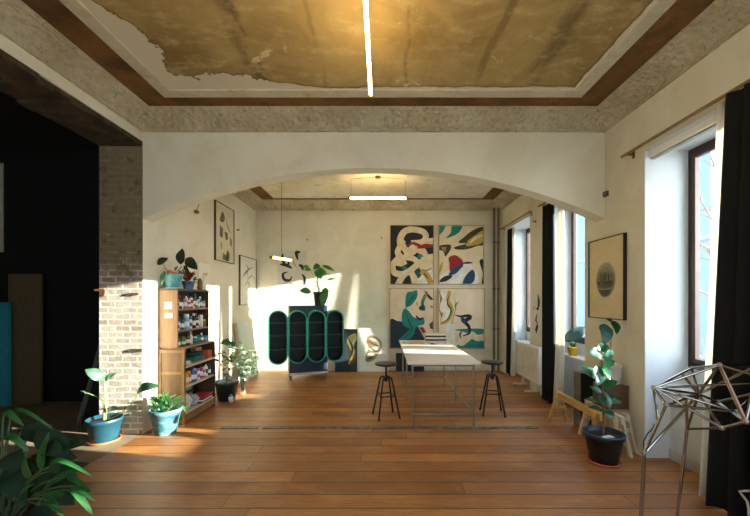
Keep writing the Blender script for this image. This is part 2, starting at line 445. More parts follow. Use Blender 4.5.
# ------------------------------------------------------------ camera, sun, sky
cam = bpy.data.cameras.new('camera'); co_ = bpy.data.objects.new('camera', cam); col.objects.link(co_)
co_.location = (0, 0, H); co_.rotation_euler = (PI/2, 0, 0)
cam.sensor_width = 36; cam.lens = 36*F/750; cam.shift_x = -8/750; cam.shift_y = 41/750; cam.clip_start = .05
bpy.context.scene.camera = co_
sun = bpy.data.lights.new('sun', 'SUN'); so = bpy.data.objects.new('sun', sun); col.objects.link(so)
so.rotation_euler = V((-1, .166, -.198)).to_track_quat('-Z', 'Y').to_euler(); so.location = (9, 3, 6)
sun.energy = 27; sun.angle = .009; sun.color = (1, .93, .82)
wd = bpy.data.worlds.new('sky'); bpy.context.scene.world = wd; wd.use_nodes = True
nt = wd.node_tree; bg = nt.nodes['Background']
tc = nt.nodes.new('ShaderNodeTexCoord'); sp = nt.nodes.new('ShaderNodeSeparateXYZ'); nt.links.new(tc.outputs['Generated'], sp.inputs[0])
rp = nt.nodes.new('ShaderNodeValToRGB'); nt.links.new(sp.outputs[2], rp.inputs[0])
rp.color_ramp.elements[0].position = .0; rp.color_ramp.elements[0].color = (.95, .97, 1, 1)
rp.color_ramp.elements[1].position = .8; rp.color_ramp.elements[1].color = (.5, .68, 1, 1)
nt.links.new(rp.outputs[0], bg.inputs[0]); bg.inputs[1].default_value = 5.5
vs = bpy.context.scene.view_settings
vs.view_transform = 'Standard'; vs.look = 'None'; vs.exposure = .82; vs.gamma = 1; vs.use_curve_mapping = False

#PART2
# ------------------------------------------------------------ lamps
M_TUBE = emit('lit_lamp_tube', (255, 218, 154), 28)
def lamp(name, p, q, r, label, cords, canopy=None, m=None):
    p, q = V(p), V(q); c = (p+q)/2
    e = empty(name, c, label, 'lamp')
    MB().tube([p, q], r, 12).build('light_tube', m or M_TUBE, e)
    for k in (0, 1):
        a = p if k == 0 else q; d = (q-p).normalized()*(1 if k else -1)
        MB().tube([a-d*.004, a+d*.035], r*1.35, 12).build('end_cap', M_BRASS, e)
    for a, b in cords: MB().tube([a, b], .003, 6).build('cord', M_IRON, e)
    if canopy: MB().lathe(canopy, [(.045,-.03),(.045,-.005),(.05,0)], 16).build('ceiling_canopy', M_BRASS, e)
    return e
zl = 3.28
lamp('pendant_tube_lamp', (-.104, 2.96, zl), (-.098, 1.1, zl), .013, 'long warm tube lamp running in depth under the ochre front ceiling',
     [((-.104, 2.9, zl), (-.104, 2.9, ZC)), ((-.098, 1.2, zl), (-.098, 1.2, ZC))])
lamp('pendant_tube_lamp', (-.566, 6, zl), (.394, 6, zl), .016, 'short warm tube lamp hanging crosswise on two cords in the back room behind the arch',
     [((-.55, 6, zl), (-.55, 6, ZC-.04)), ((.38, 6, zl), (.38, 6, ZC-.04)), ((-.55, 6, ZC-.04), (-.086, 6, ZC-.015)), ((.38, 6, ZC-.04), (-.086, 6, ZC-.015))], (-.086, 6, ZC))
lamp('pendant_stick_lamp', at(272, 257.3, 5.3), at(291, 260.2, 5.75), .017, 'small glowing stick lamp hanging low on one long cord left of the back room',
     [(at(281.5, 258, 5.52), V((at(281.5, 258, 5.52).x, 5.52, ZC)))], None, emit('lit_stick_lamp', (255, 196, 110), 16))

# ------------------------------------------------------------ paintings
NAVY, CREAM_, WHITEP, TEAL, RED, OLIVE, YEL, BLUE, OCHRE, INK, BLACKP = (22,26,34), (226,206,164), (232,226,212), (14,128,116), (156,28,30), (62,56,26), (196,160,60), (18,62,92), (176,134,60), (36,34,32), (14,14,16)
def picture(name, O, ex, ez, wd_, ht, ptf, layers, base, label, cat, frame=None, fw=.014, thick=.03, group=None, lean=None):
    """O lower-left corner, ex / ez unit vectors along width / height; layers in source coordinates mapped by ptf -> (u, v) in 0..1"""
    O, ex, ez = V(O), V(ex).normalized(), V(ez).normalized(); nrm = ex.cross(ez)   # towards the viewer
    e = empty(name, O+ex*wd_/2, label, cat, group)
    mats = [mat(base, .75, var=.06, vscale=4)]; w = MB()
    def P(u, v, k): return O+ex*(u*wd_)+ez*(v*ht)+nrm*(thick+k*.0006)
    c = O+ex*wd_/2+ez*ht/2+nrm*thick/2
    w.obox(c, ex*(wd_/2), ez*(ht/2), nrm*(thick/2))
    cl = lambda a: max(.004, min(.996, a))
    for k, L in enumerate(layers):
        kind, c_, pts = L[0], L[1], L[2]
        m = mat(c_, .7, var=.1, vscale=8)
        if m not in mats: mats.append(m)
        mi = mats.index(m)
        if kind == 'p':
            q = [ptf(x, y) for x, y in smooth_pts(pts, True)] if len(pts) > 4 else [ptf(x, y) for x, y in pts]
            w.add([P(cl(u), cl(v), k+1) for u, v in q], [tuple(range(len(q)))], mi)
        else:
            sp_ = smooth_pts(pts, False, 6); wdt = L[3]; vs = []; fs = []
            n = len(sp_)
            for i in range(n):
                a = sp_[max(0, i-1)]; b = sp_[min(n-1, i+1)]
                dx, dy = b[0]-a[0], b[1]-a[1]; l = math.hypot(dx, dy) or 1
                tt = i/(n-1); g = wdt/2*(1 if len(L) < 5 else max(.12, math.sin(PI*(tt*.9+.05))))
                for sgn in (1, -1):
                    u, v = ptf(sp_[i][0]-dy/l*g*sgn, sp_[i][1]+dx/l*g*sgn); vs.append(P(cl(u), cl(v), k+1+.004*i))
            for i in range(n-1): fs.append((2*i, 2*i+1, 2*i+3, 2*i+2))
            w.add(vs, fs, mi)
    w.build('canvas', mats, e)
    if frame:
        f = MB(); t2 = thick+.012
        for a, b, c2, d2 in ((-fw,0,-fw,ht+fw),(wd_,wd_+fw,-fw,ht+fw),(0,wd_,-fw,0),(0,wd_,ht,ht+fw)):
            cc = O+ex*(a+b)/2+ez*(c2+d2)/2+nrm*t2/2
            f.obox(cc, ex*(b-a)/2, ez*(d2-c2)/2, nrm*t2/2)
        f.build('frame', frame, e)
    return e
def ptz(x0, y0, x1, y1): return lambda x, y: ((x-x0)/(x1-x0), (y1-y)/(y1-y0))
def onback(px0, py0, px1, py1, y=YB-.0004):
    a = at(px0, py1, y); b = at(px1, py0, y); return a, b.x-a.x, b.z-a.z
FR = mat((176, 140, 80), .5, var=.12)
G4 = 'four abstract paintings on the back wall'
O, a, b = onback(390.6, 226, 433, 284)
picture('abstract_painting', O, (1,0,0), (0,0,1), a, b, ptz(42,45,390,510), [
  ('s', CREAM_, [(150,190),(120,150),(150,95),(210,75),(300,90),(330,130),(300,175),(210,185)], 48),
  ('s', CREAM_, [(210,70),(160,95),(120,150),(120,210),(100,260),(150,300),(250,235),(330,180),(400,165)], 50),
  ('s', CREAM_, [(130,200),(180,260),(240,220),(300,250),(330,300),(400,300)], 64),
  ('s', CREAM_, [(120,290),(60,360),(75,420),(150,430),(220,390),(300,330),(400,330)], 50),
  ('s', CREAM_, [(170,330),(110,350),(120,300),(230,310),(290,360),(400,350)], 44),
  ('p', WHITEP, [(215,400),(300,380),(400,370),(400,520),(230,520),(235,450)]),
  ('s', CREAM_, [(195,400),(140,450),(100,520)], 50), ('s', CREAM_, [(200,400),(225,450),(240,520)], 46),
  ('s', NAVY, [(150,150),(185,115),(240,125),(300,120)], 24, 1),
  ('s', RED, [(170,215),(220,185),(265,200),(310,215),(390,200)], 26, 1), ('p', RED, [(255,225),(320,190),(388,198),(385,215),(320,226)]),
  ('p', NAVY, [(335,235),(385,215),(388,265),(350,275)]), ('s', NAVY, [(125,240),(150,280)], 18, 1),
  ('p', NAVY, [(250,280),(285,268),(300,290),(270,312)]), ('s', TEAL, [(262,300),(285,285),(310,290)], 22, 1),
  ('p', NAVY, [(88,375),(110,365),(130,385),(105,402)]), ('s', TEAL, [(130,390),(155,380),(180,390)], 24, 1), ('p', NAVY, [(185,340),(220,340),(205,370),(180,390)]),
  ('p', (16,72,72), [(235,410),(270,385),(300,420),(270,465),(250,440)]),
  ('s', YEL, [(290,405),(330,430),(360,480),(375,510)], 46), ('s', OCHRE, [(285,400),(345,400),(390,370)], 12, 1), ('s', OLIVE, [(310,420),(350,470)], 12, 1),
 ], NAVY, 'top left painting of the four on the back wall, dark with a cream looping ribbon', 'painting', FR, group=G4)
O, a, b = onback(439, 226, 483, 284)
picture('abstract_painting', O, (1,0,0), (0,0,1), a, b, ptz(28,45,378,508), [
  ('p', WHITEP, [(100,400),(230,340),(300,380),(330,508),(20,515),(40,440)]),
  ('p', TEAL, [(20,40),(80,45),(60,90),(20,118)]), ('p', TEAL, [(130,48),(210,45),(170,110),(80,145),(120,100)]),
  ('p', OLIVE, [(378,60),(290,85),(220,140),(180,180),(250,185),(150,215),(170,235),(260,230),(330,205),(380,190)]),
  ('p', YEL, [(375,85),(310,120),(260,160),(240,205),(310,200),(378,170)]), ('s', CREAM_, [(270,185),(320,140),(375,120)], 26, 1),
  ('s', OLIVE, [(235,200),(260,150),(330,100),(378,75)], 14, 1),
  ('p', OLIVE, [(25,205),(110,195),(120,225),(95,270),(75,290),(60,250),(25,235)]), ('p', OCHRE, [(40,215),(85,215),(75,255),(50,235)]),
  ('s', YEL, [(55,330),(40,380),(30,420)], 22, 1),
  ('p', RED, [(105,300),(155,280),(210,320),(215,370),(170,400),(115,410),(110,350)]),
  ('p', BLUE, [(105,425),(150,380),(205,345),(200,380),(160,425),(115,440)]), ('s', NAVY, [(30,490),(80,465),(130,445)], 40, 1), ('s', NAVY, [(210,345),(250,340),(295,340)], 16, 1),
  ('p', BLUE, [(215,508),(240,440),(290,395),(312,440),(290,500)]), ('p', NAVY, [(345,330),(380,325),(380,510),(362,505),(372,420)]),
 ], CREAM_, 'top right painting of the four on the back wall, cream with a red blot', 'painting', FR, group=G4)
O, a, b = onback(390, 289, 433, 348)
picture('abstract_painting', O, (1,0,0), (0,0,1), a, b, ptz(42,45,390,510), [
  ('p', (22,48,62), [(42,293),(110,298),(240,320),(300,400),(330,512),(42,512)]),
  ('p', TEAL, [(258,55),(262,100),(235,150),(200,180),(170,185),(165,130),(180,75),(220,65)]),
  ('s', (16,72,72), [(175,180),(215,120),(255,65)], 8, 1), ('s', TEAL, [(172,185),(170,200),(180,220)], 10),
  ('p', TEAL, [(150,205),(185,210),(240,270),(310,275),(315,320),(250,345),(235,400),(190,440),(105,452),(160,400),(200,360),(150,330),(135,270)]),
  ('s', (16,72,72), [(165,230),(200,310),(215,370),(150,435)], 12, 1), ('s', NAVY, [(250,250),(275,280),(320,270)], 18, 1),
  ('s', TEAL, [(330,90),(310,130),(300,170)], 26), ('p', (16,72,72), [(275,190),(310,165),(325,190),(320,215),(285,210)]),
  ('s', OLIVE, [(320,60),(360,110),(388,130)], 22, 1), ('s', OCHRE, [(350,60),(330,100),(300,130)], 10, 1), ('s', YEL, [(255,145),(265,180)], 16, 1),
  ('p', RED, [(275,345),(310,345),(335,390),(305,392)]), ('p', (90,60,36), [(388,295),(358,320),(365,355),(388,362)]), ('s', OCHRE, [(365,180),(388,190)], 14),
 ], (224, 204, 172), 'bottom left painting of the four on the back wall, teal leaf shapes on dark blue', 'painting', FR, group=G4)
O, a, b = onback(438.5, 289, 483.5, 348)
picture('abstract_painting', O, (1,0,0), (0,0,1), a, b, ptz(28,45,385,510), [
  ('s', OCHRE, [(35,60),(45,130),(36,200),(50,260)], 14), ('s', OLIVE, [(60,75),(48,140),(58,220),(40,300)], 10, 1), ('s', (190,170,130), [(150,90),(160,200),(130,330),(150,440)], 12, 1), ('s', (60,48,32), [(105,110),(92,150),(118,200)], 12, 1), ('s', WHITEP, [(60,60),(80,120),(60,200),(110,230),(90,300)], 50),
  ('s', YEL, [(115,60),(100,130),(130,190),(125,250),(90,300),(40,315)], 26), ('s', OLIVE, [(120,80),(95,150),(125,210),(100,280),(45,320)], 12, 1), ('s', (140,130,70), [(185,145),(160,175),(165,210)], 14, 1),
  ('p', WHITEP, [(90,340),(150,330),(160,440),(140,500),(100,505)]),
  ('p', TEAL, [(155,365),(280,355),(380,360),(382,395),(300,405),(220,380)]), ('p', TEAL, [(170,490),(260,440),(385,455),(385,512),(200,512)]),
  ('s', CREAM_, [(165,385),(200,470),(260,430),(290,400),(330,430),(384,425)], 44),
  ('s', NAVY, [(155,250),(200,260),(260,255),(275,270),(235,300),(265,340),(270,390),(215,415)], 30, 1), ('s', BLUE, [(205,265),(240,320)], 34, 1), ('s', NAVY, [(215,370),(195,400),(205,435)], 12, 1),
 ], (228, 208, 176), 'bottom right painting of the four on the back wall, pale with a dark blue flourish', 'painting', FR, group=G4)

# black ink sheet and the pictures standing along the back wall
PAP = (224, 220, 208)
O, a, b = onback(277.5, 250.5, 307, 285)
picture('ink_drawing', O, (1,0,0), (0,0,1), a, b, ptz(88,80,308,330), [
  ('s', INK, [(105,180),(150,185),(200,210)], 24, 1), ('s', INK, [(130,100),(125,150),(150,180)], 22, 1), ('s', INK, [(185,130),(170,170),(175,195)], 14, 1),
  ('s', INK, [(260,95),(230,95),(240,150)], 26, 1), ('s', INK, [(165,235),(130,250),(140,290),(180,295),(195,265)], 22, 1), ('s', INK, [(245,185),(270,195),(278,225)], 24, 1),
  ('s', INK, [(270,250),(290,280),(292,330)], 18, 1), ('s', (120,116,108), [(195,120),(215,180),(240,210)], 6, 1), ('s', (150,148,140), [(120,320),(170,315),(220,325)], 8, 1)],
  (206, 200, 184), 'unframed sheet with bold black brush strokes on the back wall behind the stick lamp', 'drawing', thick=.004)
def leaning(px0, px1, pyt, pyb, yb, yt):
    a = at(px0, pyb, yb); a.z = 0; b = at(px1, pyb, yb); t_ = at(px0, pyt, yt)
    ez = V((0, yt-yb, t_.z)); return a, b.x-a.x, ez
O, a, ez = leaning(335, 357, 329, 371, 7.47, 7.555)
picture('leaning_painting', O, (1,0,0), ez, a, ez.length, ptz(100,60,245,350), [
  ('p', (46,56,50), [(180,75),(245,62),(245,348),(200,320),(170,200),(172,120)]),
  ('p', (176,160,110), [(190,110),(235,90),(240,140),(200,180),(178,150)]), ('s', YEL, [(230,100),(200,160),(220,220),(190,300)], 26, 1), ('s', (206,196,160), [(235,110),(215,190),(236,250)], 16, 1),
  ('s', OLIVE, [(185,120),(215,190),(200,260)], 14, 1), ('s', (120,80,30), [(235,200),(225,270),(196,305)], 14, 1)],
  (28, 44, 48), 'dark painting with a golden figure leaning on the back wall beside the green cabinet', 'painting', thick=.025)
O, a, ez = leaning(357.5, 388, 328, 371, 7.47, 7.555)
picture('leaning_print', O, (1,0,0), ez, a, ez.length, ptz(245,60,455,350), [
  ('p', (150,128,92), [(305,130),(345,108),(400,140),(410,190),(370,260),(330,285),(300,280),(302,240),(320,190)]),
  ('s', (226,216,190), [(330,130),(380,150),(395,190)], 18, 1), ('s', (226,216,190), [(320,200),(360,200),(385,190)], 24, 1), ('s', (230,222,200), [(310,240),(340,235),(365,250)], 18, 1),
  ('s', (60,48,32), [(320,140),(350,165),(400,180)], 8, 1), ('s', (60,48,32), [(330,185),(370,215),(400,205)], 10, 1), ('s', (60,48,32), [(308,265),(335,262),(365,240)], 9, 1), ('s', (180,96,40), [(312,140),(320,165)], 12, 1)],
  (224, 216, 200), 'white sheet with a brown folded figure leaning on the back wall left of the table', 'print', thick=.012)
O, a, ez = leaning(396, 424, 353, 371, 7.5, 7.56)
picture('leaning_board', O, (1,0,0), ez, a, ez.length, ptz(0,0,10,10), [('s', (70,74,74), [(6.6,6.2),(7.8,5.2),(8.4,6.6)], .6, 1)],
  (16, 20, 24), 'small black board leaning on the back wall under the table', 'board', thick=.02)

# left wall: framed drawings (width runs towards the camera side -> deep)
def onleft(px0, px1, zt, zb, x=XL+.0004):
    y0 = F*x/(px0-CX); y1 = F*x/(px1-CX); return V((x, y0, zb)), y1-y0, zt-zb
OF = mat((74, 64, 42), .5, var=.1)
O, a, b = onleft(214.3, 232.5, 3.16, 2.2)
G_ = (98, 94, 76); G2 = (140, 134, 110)
picture('framed_drawing', O, (0,1,0), (0,0,1), a, b, ptz(45,30,125,290), [
  ('p', G_, [(74,62),(84,85),(76,110),(62,108),(66,85)]), ('p', G_, [(62,130),(76,140),(74,185),(62,180)]), ('p', G_, [(82,150),(96,150),(98,180),(88,190)]),
  ('p', (70,68,54), [(95,235),(104,250),(100,284),(84,282),(90,255)]), ('p', G_, [(76,250),(88,262),(86,284),(74,282)]), ('p', G2, [(106,165),(118,180),(114,215),(106,205)]), ('s', G2, [(88,95),(100,130),(112,150)], 6, 1), ('s', G2, [(66,200),(70,240)], 6, 1)],
  (206, 198, 166), 'higher framed drawing on the left wall, dark blotchy figures on cream', 'picture', OF, .012, .02)
O, a, b = onleft(239, 255, 2.385, 1.44)
picture('framed_drawing', O, (0,1,0), (0,0,1), a, b, ptz(155,270,215,485), [
  ('s', G2, [(165,360),(180,330),(204,305)], 6, 1), ('s', G2, [(172,300),(184,320),(176,352)], 4, 1), ('s', G2, [(180,375),(196,350),(210,365)], 4, 1), ('s', (170,166,150), [(172,400),(184,380),(190,430)], 4, 1)],
  (222, 216, 198), 'lower framed drawing on the left wall near the corner, thin grey lines on white', 'picture', mat((92, 62, 36), .5, var=.1), .012, .02)
O, a, b = onleft(198.5, 211, 2.1, 1.70)
picture('paper_sheet', O, (0,1,0), (0,0,1), a, b, ptz(0,0,10,10), [('s', (120,118,110), [(2,6),(4,4),(6,4.4),(7,3)], .5, 1), ('s', (120,118,110), [(3,9),(3.4,6),(5,5)], .4, 1)],
  (224, 218, 202), 'unframed white sheet pinned to the left wall above the bookcase plants', 'drawing', thick=.004)
O = V((-2.60, 6.46, 0)); ez = V((-.13, 0, 1.1))
e = picture('leaning_glass_frame', O, (0,1,0), ez, .8, ez.length, ptz(0,0,10,10), [('s', (186,196,194), [(2,8),(4,6),(6,7)], .6, 1), ('s', (186,196,194), [(3,4),(5,5.4),(8,5)], .5, 1)],
  (208, 216, 214), 'pale grey panel with a brown edge leaning in the left corner behind the flowers', 'panel', None, thick=.02)
MB().obox(O+V((.012, -.012, 0))+ez/2, (.014,0,0), (0,.012,0), ez/2).build('edge', mat((120, 78, 40), .5), e)

# right wall: framed moon print and small drawing
def onright(px0, px1, zt, zb, x=XR-.0004):
    y0 = F*x/(px0-CX); y1 = F*x/(px1-CX); return V((x, y0, zb)), y0-y1, zt-zb
O, a, b = onright(591.6, 626.4, 2.235, 1.335)
def disc(cx, cy, rx, ry, n=28): return [(cx+rx*math.cos(2*PI*k/n), cy+ry*math.sin(2*PI*k/n)) for k in range(n)]
pic = [('p', (186,172,136), disc(.5,.52,.285,.225)), ('p', (160,150,122), disc(.5,.52,.27,.212)), ('p', (134,128,106), disc(.5,.54,.25,.185))]
random.seed(4)
for k in range(16):
    yy = random.uniform(.54, .72); hw2 = .26*math.sqrt(max(.01, 1-((yy-.52)/.215)**2))
    pic.append(('s', random.choice([(70,70,60),(92,90,76),(62,62,54)]), [(.5-hw2*.9, yy), (.5, yy+.01), (.5+hw2*.9, yy-.004)], .026, 1))
for k in range(9):
    xx = random.uniform(.38, .66); pic.append(('s', random.choice([(80,80,68),(100,98,84)]), [(xx, .42), (xx+.01, .5), (xx, .6)], .035, 1))
picture('framed_print', O, (0,-1,0), (0,0,1), a, b, ptz(0,0,1,1), pic, (214, 194, 152),
  'large framed print of a grey disc on tan paper on the right wall', 'picture', mat((34, 28, 24), .45, var=.1), .009, .025)
O, a, b = onright(532.5, 543, 1.67, .95)
picture('ink_drawing', O, (0,-1,0), (0,0,1), a, b, ptz(125,60,170,220), [
  ('s', INK, [(150,70),(154,100),(148,130)], 9, 1), ('s', INK, [(140,120),(156,125)], 6, 1), ('p', INK, [(138,200),(148,170),(152,190),(144,216)]), ('s', INK, [(148,140),(142,165),(150,175)], 6, 1), ('s', G2, [(130,130),(138,110)], 4, 1)],
  (214, 210, 196), 'small ink drawing on the right wall between the two back room windows', 'drawing', thick=.004)

# small fittings on the walls
def hook(p, nrm, label, r=.016, name='wall_hook'):
    p = V(p); n_ = V(nrm); w = MB().tube([p, p+n_*.02], r, 10).tube([p+n_*.02, p+n_*.045, p+n_*.05+V((0,0,.02))], r*.4, 6)
    tag(w.build(name, M_BRASS, None, p), label, 'hook')
hook(at(307.5, 240, YB), (0,-1,0), 'small dark hook on the back wall right of the ink sheet')
hook(at(381.5, 238, YB), (0,-1,0), 'small dark hook on the back wall left of the four paintings')
d = F*XL/(237-CX); hook((XL, d, H-(230-CY)*d/F), (1,0,0), 'small dark hook on the left wall above the lower framed drawing')
d = F*XR/(536-CX); hook((XR, d, H-(221.5-CY)*d/F), (-1,0,0), 'small dark hook high on the right wall between the back room curtains', .02)
d = F*XR/(607-CX); tag(MB().box((XR-.03, d-.03, H-(196.5-CY)*d/F), (XR, d+.03, H-(191.5-CY)*d/F)).build('junction_box', mat((96, 84, 66), .6), None, (XR, d, 2.75)), 'small brown junction box on the right wall near the end of the arch', 'box')
d = F*XL/(195-CX); p = V((XL, d, H-(212-CY)*d/F))
e = empty('wall_pulley', p, 'small brass pulley with a cord high on the left wall above the bookcase', 'pulley')
MB().ball(p+V((.03, 0, 0)), .035, 10, sz=.8).build('wheel', M_BRASS, e)
MB().tube([p+V((.03, 0, .02)), p+V((.03, .06, .14)), p+V((.01, .07, .2))], .004, 6).build('cord', M_IRON, e)
for (px, py, ww, hh) in ((101, 293, .12, .07), (137, 350, .13, .03), (134, 294, .11, .025)):
    p = at(px, py, YA); 
    if px == 101:
        w = MB().beam((p.x-ww/2, YA-.01, p.z+hh/2), (p.x+ww/2, YA-.01, p.z+hh/2), .03, .022).beam((p.x+ww/2, YA-.01, p.z+hh/2), (p.x+ww/2-.01, YA-.01, p.z-hh/2), .03, .02)
        tag(w.build('iron_bracket', mat((140, 84, 42), .7, var=.2), None, (p.x, YA, p.z-hh/2)), 'rusty bracket set into the left side of the brick pier', 'bracket')
    else:
        w = MB().box((p.x-ww/2, YA-.018, p.z-hh/2), (p.x+ww/2, YA+.01, p.z+hh/2))
        tag(w.build('embedded_wood_block', mat((88, 70, 52), .85, var=.25, vscale=20), None, (p.x, YA, p.z-hh/2)), 'dark wooden block set in the brick pier, the %s of the two' % ('lower' if py > 320 else 'upper'), 'block')

# heating pipes in the far right corner
for px, r, lab in ((494, .027, 'left'), (498.3, .022, 'right')):
    x = (px-CX)*7.5/F; e = empty('heating_pipe', (x, 7.5, 0), '%s of the two brown upright heating pipes in the far right corner' % lab, 'pipe', 'heating pipes in the corner')
    MB().tube([(x, 7.5, 0), (x, 7.5, 3.5)], r, 12).build('pipe', mat((112, 98, 78), .5, .2), e)
    for z in (.9, 1.75, 2.75): MB().tube([(x, 7.5, z), (x, 7.5, z+.03)], r+.008, 12).box((x-.008, 7.5, z), (x+.008, YB, z+.03)).build('pipe_clamp', mat((88, 76, 60), .5, .3), e)

# ------------------------------------------------------------ curtains
def curtain(name, y0, y1, x, zt, zb, folds, amp, m, label, group, flare=1.0, dx=0, shift=0):
    w = MB(); nu, nv = folds*8, 14; vs = []; fs = []
    rnd = random.Random(int(y0*100)); ph = [rnd.uniform(-.5, .5) for _ in range(folds+2)]
    yc = (y0+y1)/2
    for j in range(nv+1):
        t = j/nv; z = zt+(zb-zt)*t
        k = 1+(flare-1)*t
        for i in range(nu+1):
            s = i/nu; q = s*folds
            a = amp*(.55+.45*t)*(math.sin(2*PI*q+.5*math.sin(q*1.7+ph[0]*4))+.35*math.sin(2*PI*q*.5+ph[1]*5+t*1.2))
            vs.append((x+a+dx*t*t, yc+shift*t+(y0-yc+(y1-y0)*s)*k, z+ (.012*math.sin(5*q) if j == nv else 0)))
    for j in range(nv):
        for i in range(nu): fs.append((j*(nu+1)+i, j*(nu+1)+i+1, (j+1)*(nu+1)+i+1, (j+1)*(nu+1)+i))
    w.add(vs, fs, 0, True)
    o = w.build(name, m, None, (x, yc, zb)); sd = o.modifiers.new('cloth', 'SOLIDIFY'); sd.thickness = .004
    return tag(o, label, 'curtain', group)
M_BCUR = mat((6, 8, 9), .95, var=.2, vscale=3, bump=.15, bscale=200)
M_SHEER = mat((236, 231, 218), .9, var=.05, trans=.45)
GB, GS = 'black curtains', 'cream curtains'
curtain('black_curtain', 1.86, 2.50, 2.455, 3.0, .012, 6, .04, M_BCUR, 'wide black curtain at the near right window behind the metal sculpture', GB, 1.5)
curtain('cream_curtain', 2.525, 2.6, 2.49, 2.99, .03, 2, .022, M_SHEER, 'cream lining curtain at the edge of the wide near black curtain', GS, 1.7, -.02, shift=.09)
curtain('black_curtain', 5.12, 5.42, 2.49, 2.98, .012, 4, .04, M_BCUR, 'black curtain at the middle right window behind the yellow pot', GB, 1.05)
curtain('cream_curtain', 5.02, 5.11, 2.57, 2.98, .03, 3, .03, M_SHEER, 'cream curtain beside the middle black curtain behind the trestle', GS, 1.6, -.08, shift=-.08)
curtain('black_curtain', 7.07, 7.26, 2.60, 2.98, .012, 3, .04, M_BCUR, 'farthest black curtain by the corner heating pipes', GB, 1.15)
curtain('cream_curtain', 7.01, 7.065, 2.62, 2.98, .03, 3, .03, M_SHEER, 'farthest cream curtain beside the white convector heater', GS, 1.6, -.05, shift=-.1)
for y0, y1, lab in ((1.7, 3.62, 'near right window'), (4.2, 5.56, 'middle right window'), (5.88, 7.4, 'farthest right window')):
    e = empty('curtain_rod', (2.47, (y0+y1)/2, 3.01), 'thin wooden curtain rod above the %s' % lab, 'curtain rod', 'curtain rods')
    MB().tube([(2.47, y0, 3.02), (2.47, y1, 3.02)], .014, 10).build('rod', mat((132, 104, 62), .5), e)
    for y in (y0+.12, y1-.06): MB().box((2.47, y-.008, 3.012), (XR, y+.008, 3.028)).box((2.545, y-.02, 2.98), (XR, y+.02, 3.06)).build('bracket', M_BRASS, e)
e = empty('roller_blind', (2.63, 2.88, 2.93), 'white roller blind box under the lintel of the near right window', 'blind')
MB().box((2.585, 2.31, 2.925), (2.665, 3.44, 2.993)).build('blind_box', mat((226, 222, 208), .5, var=.05), e, bevel=.008)
MB().beam((2.625, 2.33, 2.917), (2.625, 3.42, 2.917), .04, .016).build('bottom_rail', mat((160, 156, 144), .5), e)

# ------------------------------------------------------------ table with steel legs, things on it
TX0, TX1, TY0, TY1, TZ = .30, 1.18, 4.22, 6.5, .785
e = empty('work_table', ((TX0+TX1)/2, (TY0+TY1)/2, 0), 'long work table with a pale top on thin steel legs in the back room', 'table')
MB().box((TX0, TY0, TZ-.028), (TX1, TY1, TZ)).build('tabletop', mat((236, 228, 212), .35, var=.05, vscale=3), e, bevel=.004)
r = .0125; lx0, lx1 = .36, 1.105; lys = (4.27, 5.32, 6.32)
for y in lys:
    for x in (lx0, lx1): MB().tube([(x, y, 0), (x, y, TZ-.03)], r, 10).build('leg', M_STEEL, e)
    MB().tube([(lx0, y, .15), (lx1, y, .15)], r*.85, 8).build('crossbar', M_STEEL, e)
    MB().box((lx0-.01, y-.012, TZ-.055), (lx1+.01, y+.012, TZ-.029)).build('top_rail', M_STEEL, e)
MB().tube([(lx1, lys[0], .15), (lx1, lys[2], .15)], r*.85, 8).build('stretcher', M_STEEL, e)
for x in (lx0, lx1): MB().box((x-.012, lys[0], TZ-.05), (x+.012, lys[2], TZ-.029)).build('side_rail', M_STEEL, e)
z = TZ
for (x0, x1, y0, y1, h, c, lab) in ((.76, 1.10, 6.02, 6.3, .045, (206, 200, 190), 'white book at the bottom of the stack on the far end of the table'), (.735, 1.09, 6.03, 6.31, .03, (24, 24, 26), 'black book in the middle of the stack on the far end of the table'),
        (.74, 1.095, 6.02, 6.3, .028, (232, 220, 196), 'cream book below the topmost of the stack on the table'), (.73, 1.085, 6.03, 6.31, .032, (20, 22, 24), 'black book second from the top of the table stack'), (.735, 1.09, 6.025, 6.305, .022, (228, 216, 190), 'cream book on top of the stack on the table')):
    b = empty('book', ((x0+x1)/2, (y0+y1)/2, z), lab, 'book', 'books stacked on the table')
    MB().box((x0+.004, y0+.004, z+.003), (x1-.004, y1-.004, z+h-.003)).build('pages', mat((226, 220, 206), .8), b)
    MB().box((x0, y0, z), (x1, y1, z+.003)).box((x0, y0, z+h-.003), (x1, y1, z+h)).box((x0, y0, z+.003), (x1, y0+.003, z+h-.003)).build('cover', mat(c, .5, var=.05), b)
    z += h+.0005
tag(MB().obox((.53, 6.05, TZ+.012), (.17, .02, 0), (-.015, .1, 0), (0, 0, .012)).build('wooden_board', mat((206, 176, 130), .5, stretch=(1, 6, 1)), None, (.53, 6.05, TZ)), 'flat light wooden board lying at the far left end of the table', 'board')
tag(MB().obox((1.0, 5.86, TZ+.006), (.13, -.02, 0), (.02, .09, 0), (0, 0, .006)).build('paper_pile', mat((238, 234, 224), .7, var=.03), None, (1.0, 5.86, TZ)), 'white papers lying in front of the book stack on the table', 'paper')
tag(MB().tube([(.80, 5.92, TZ+.009), (.94, 5.87, TZ+.009)], .008, 8).build('marker_pen', mat((28, 28, 30), .4), None, (.87, 5.9, TZ)), 'black pen lying on the table in front of the book stack', 'pen')

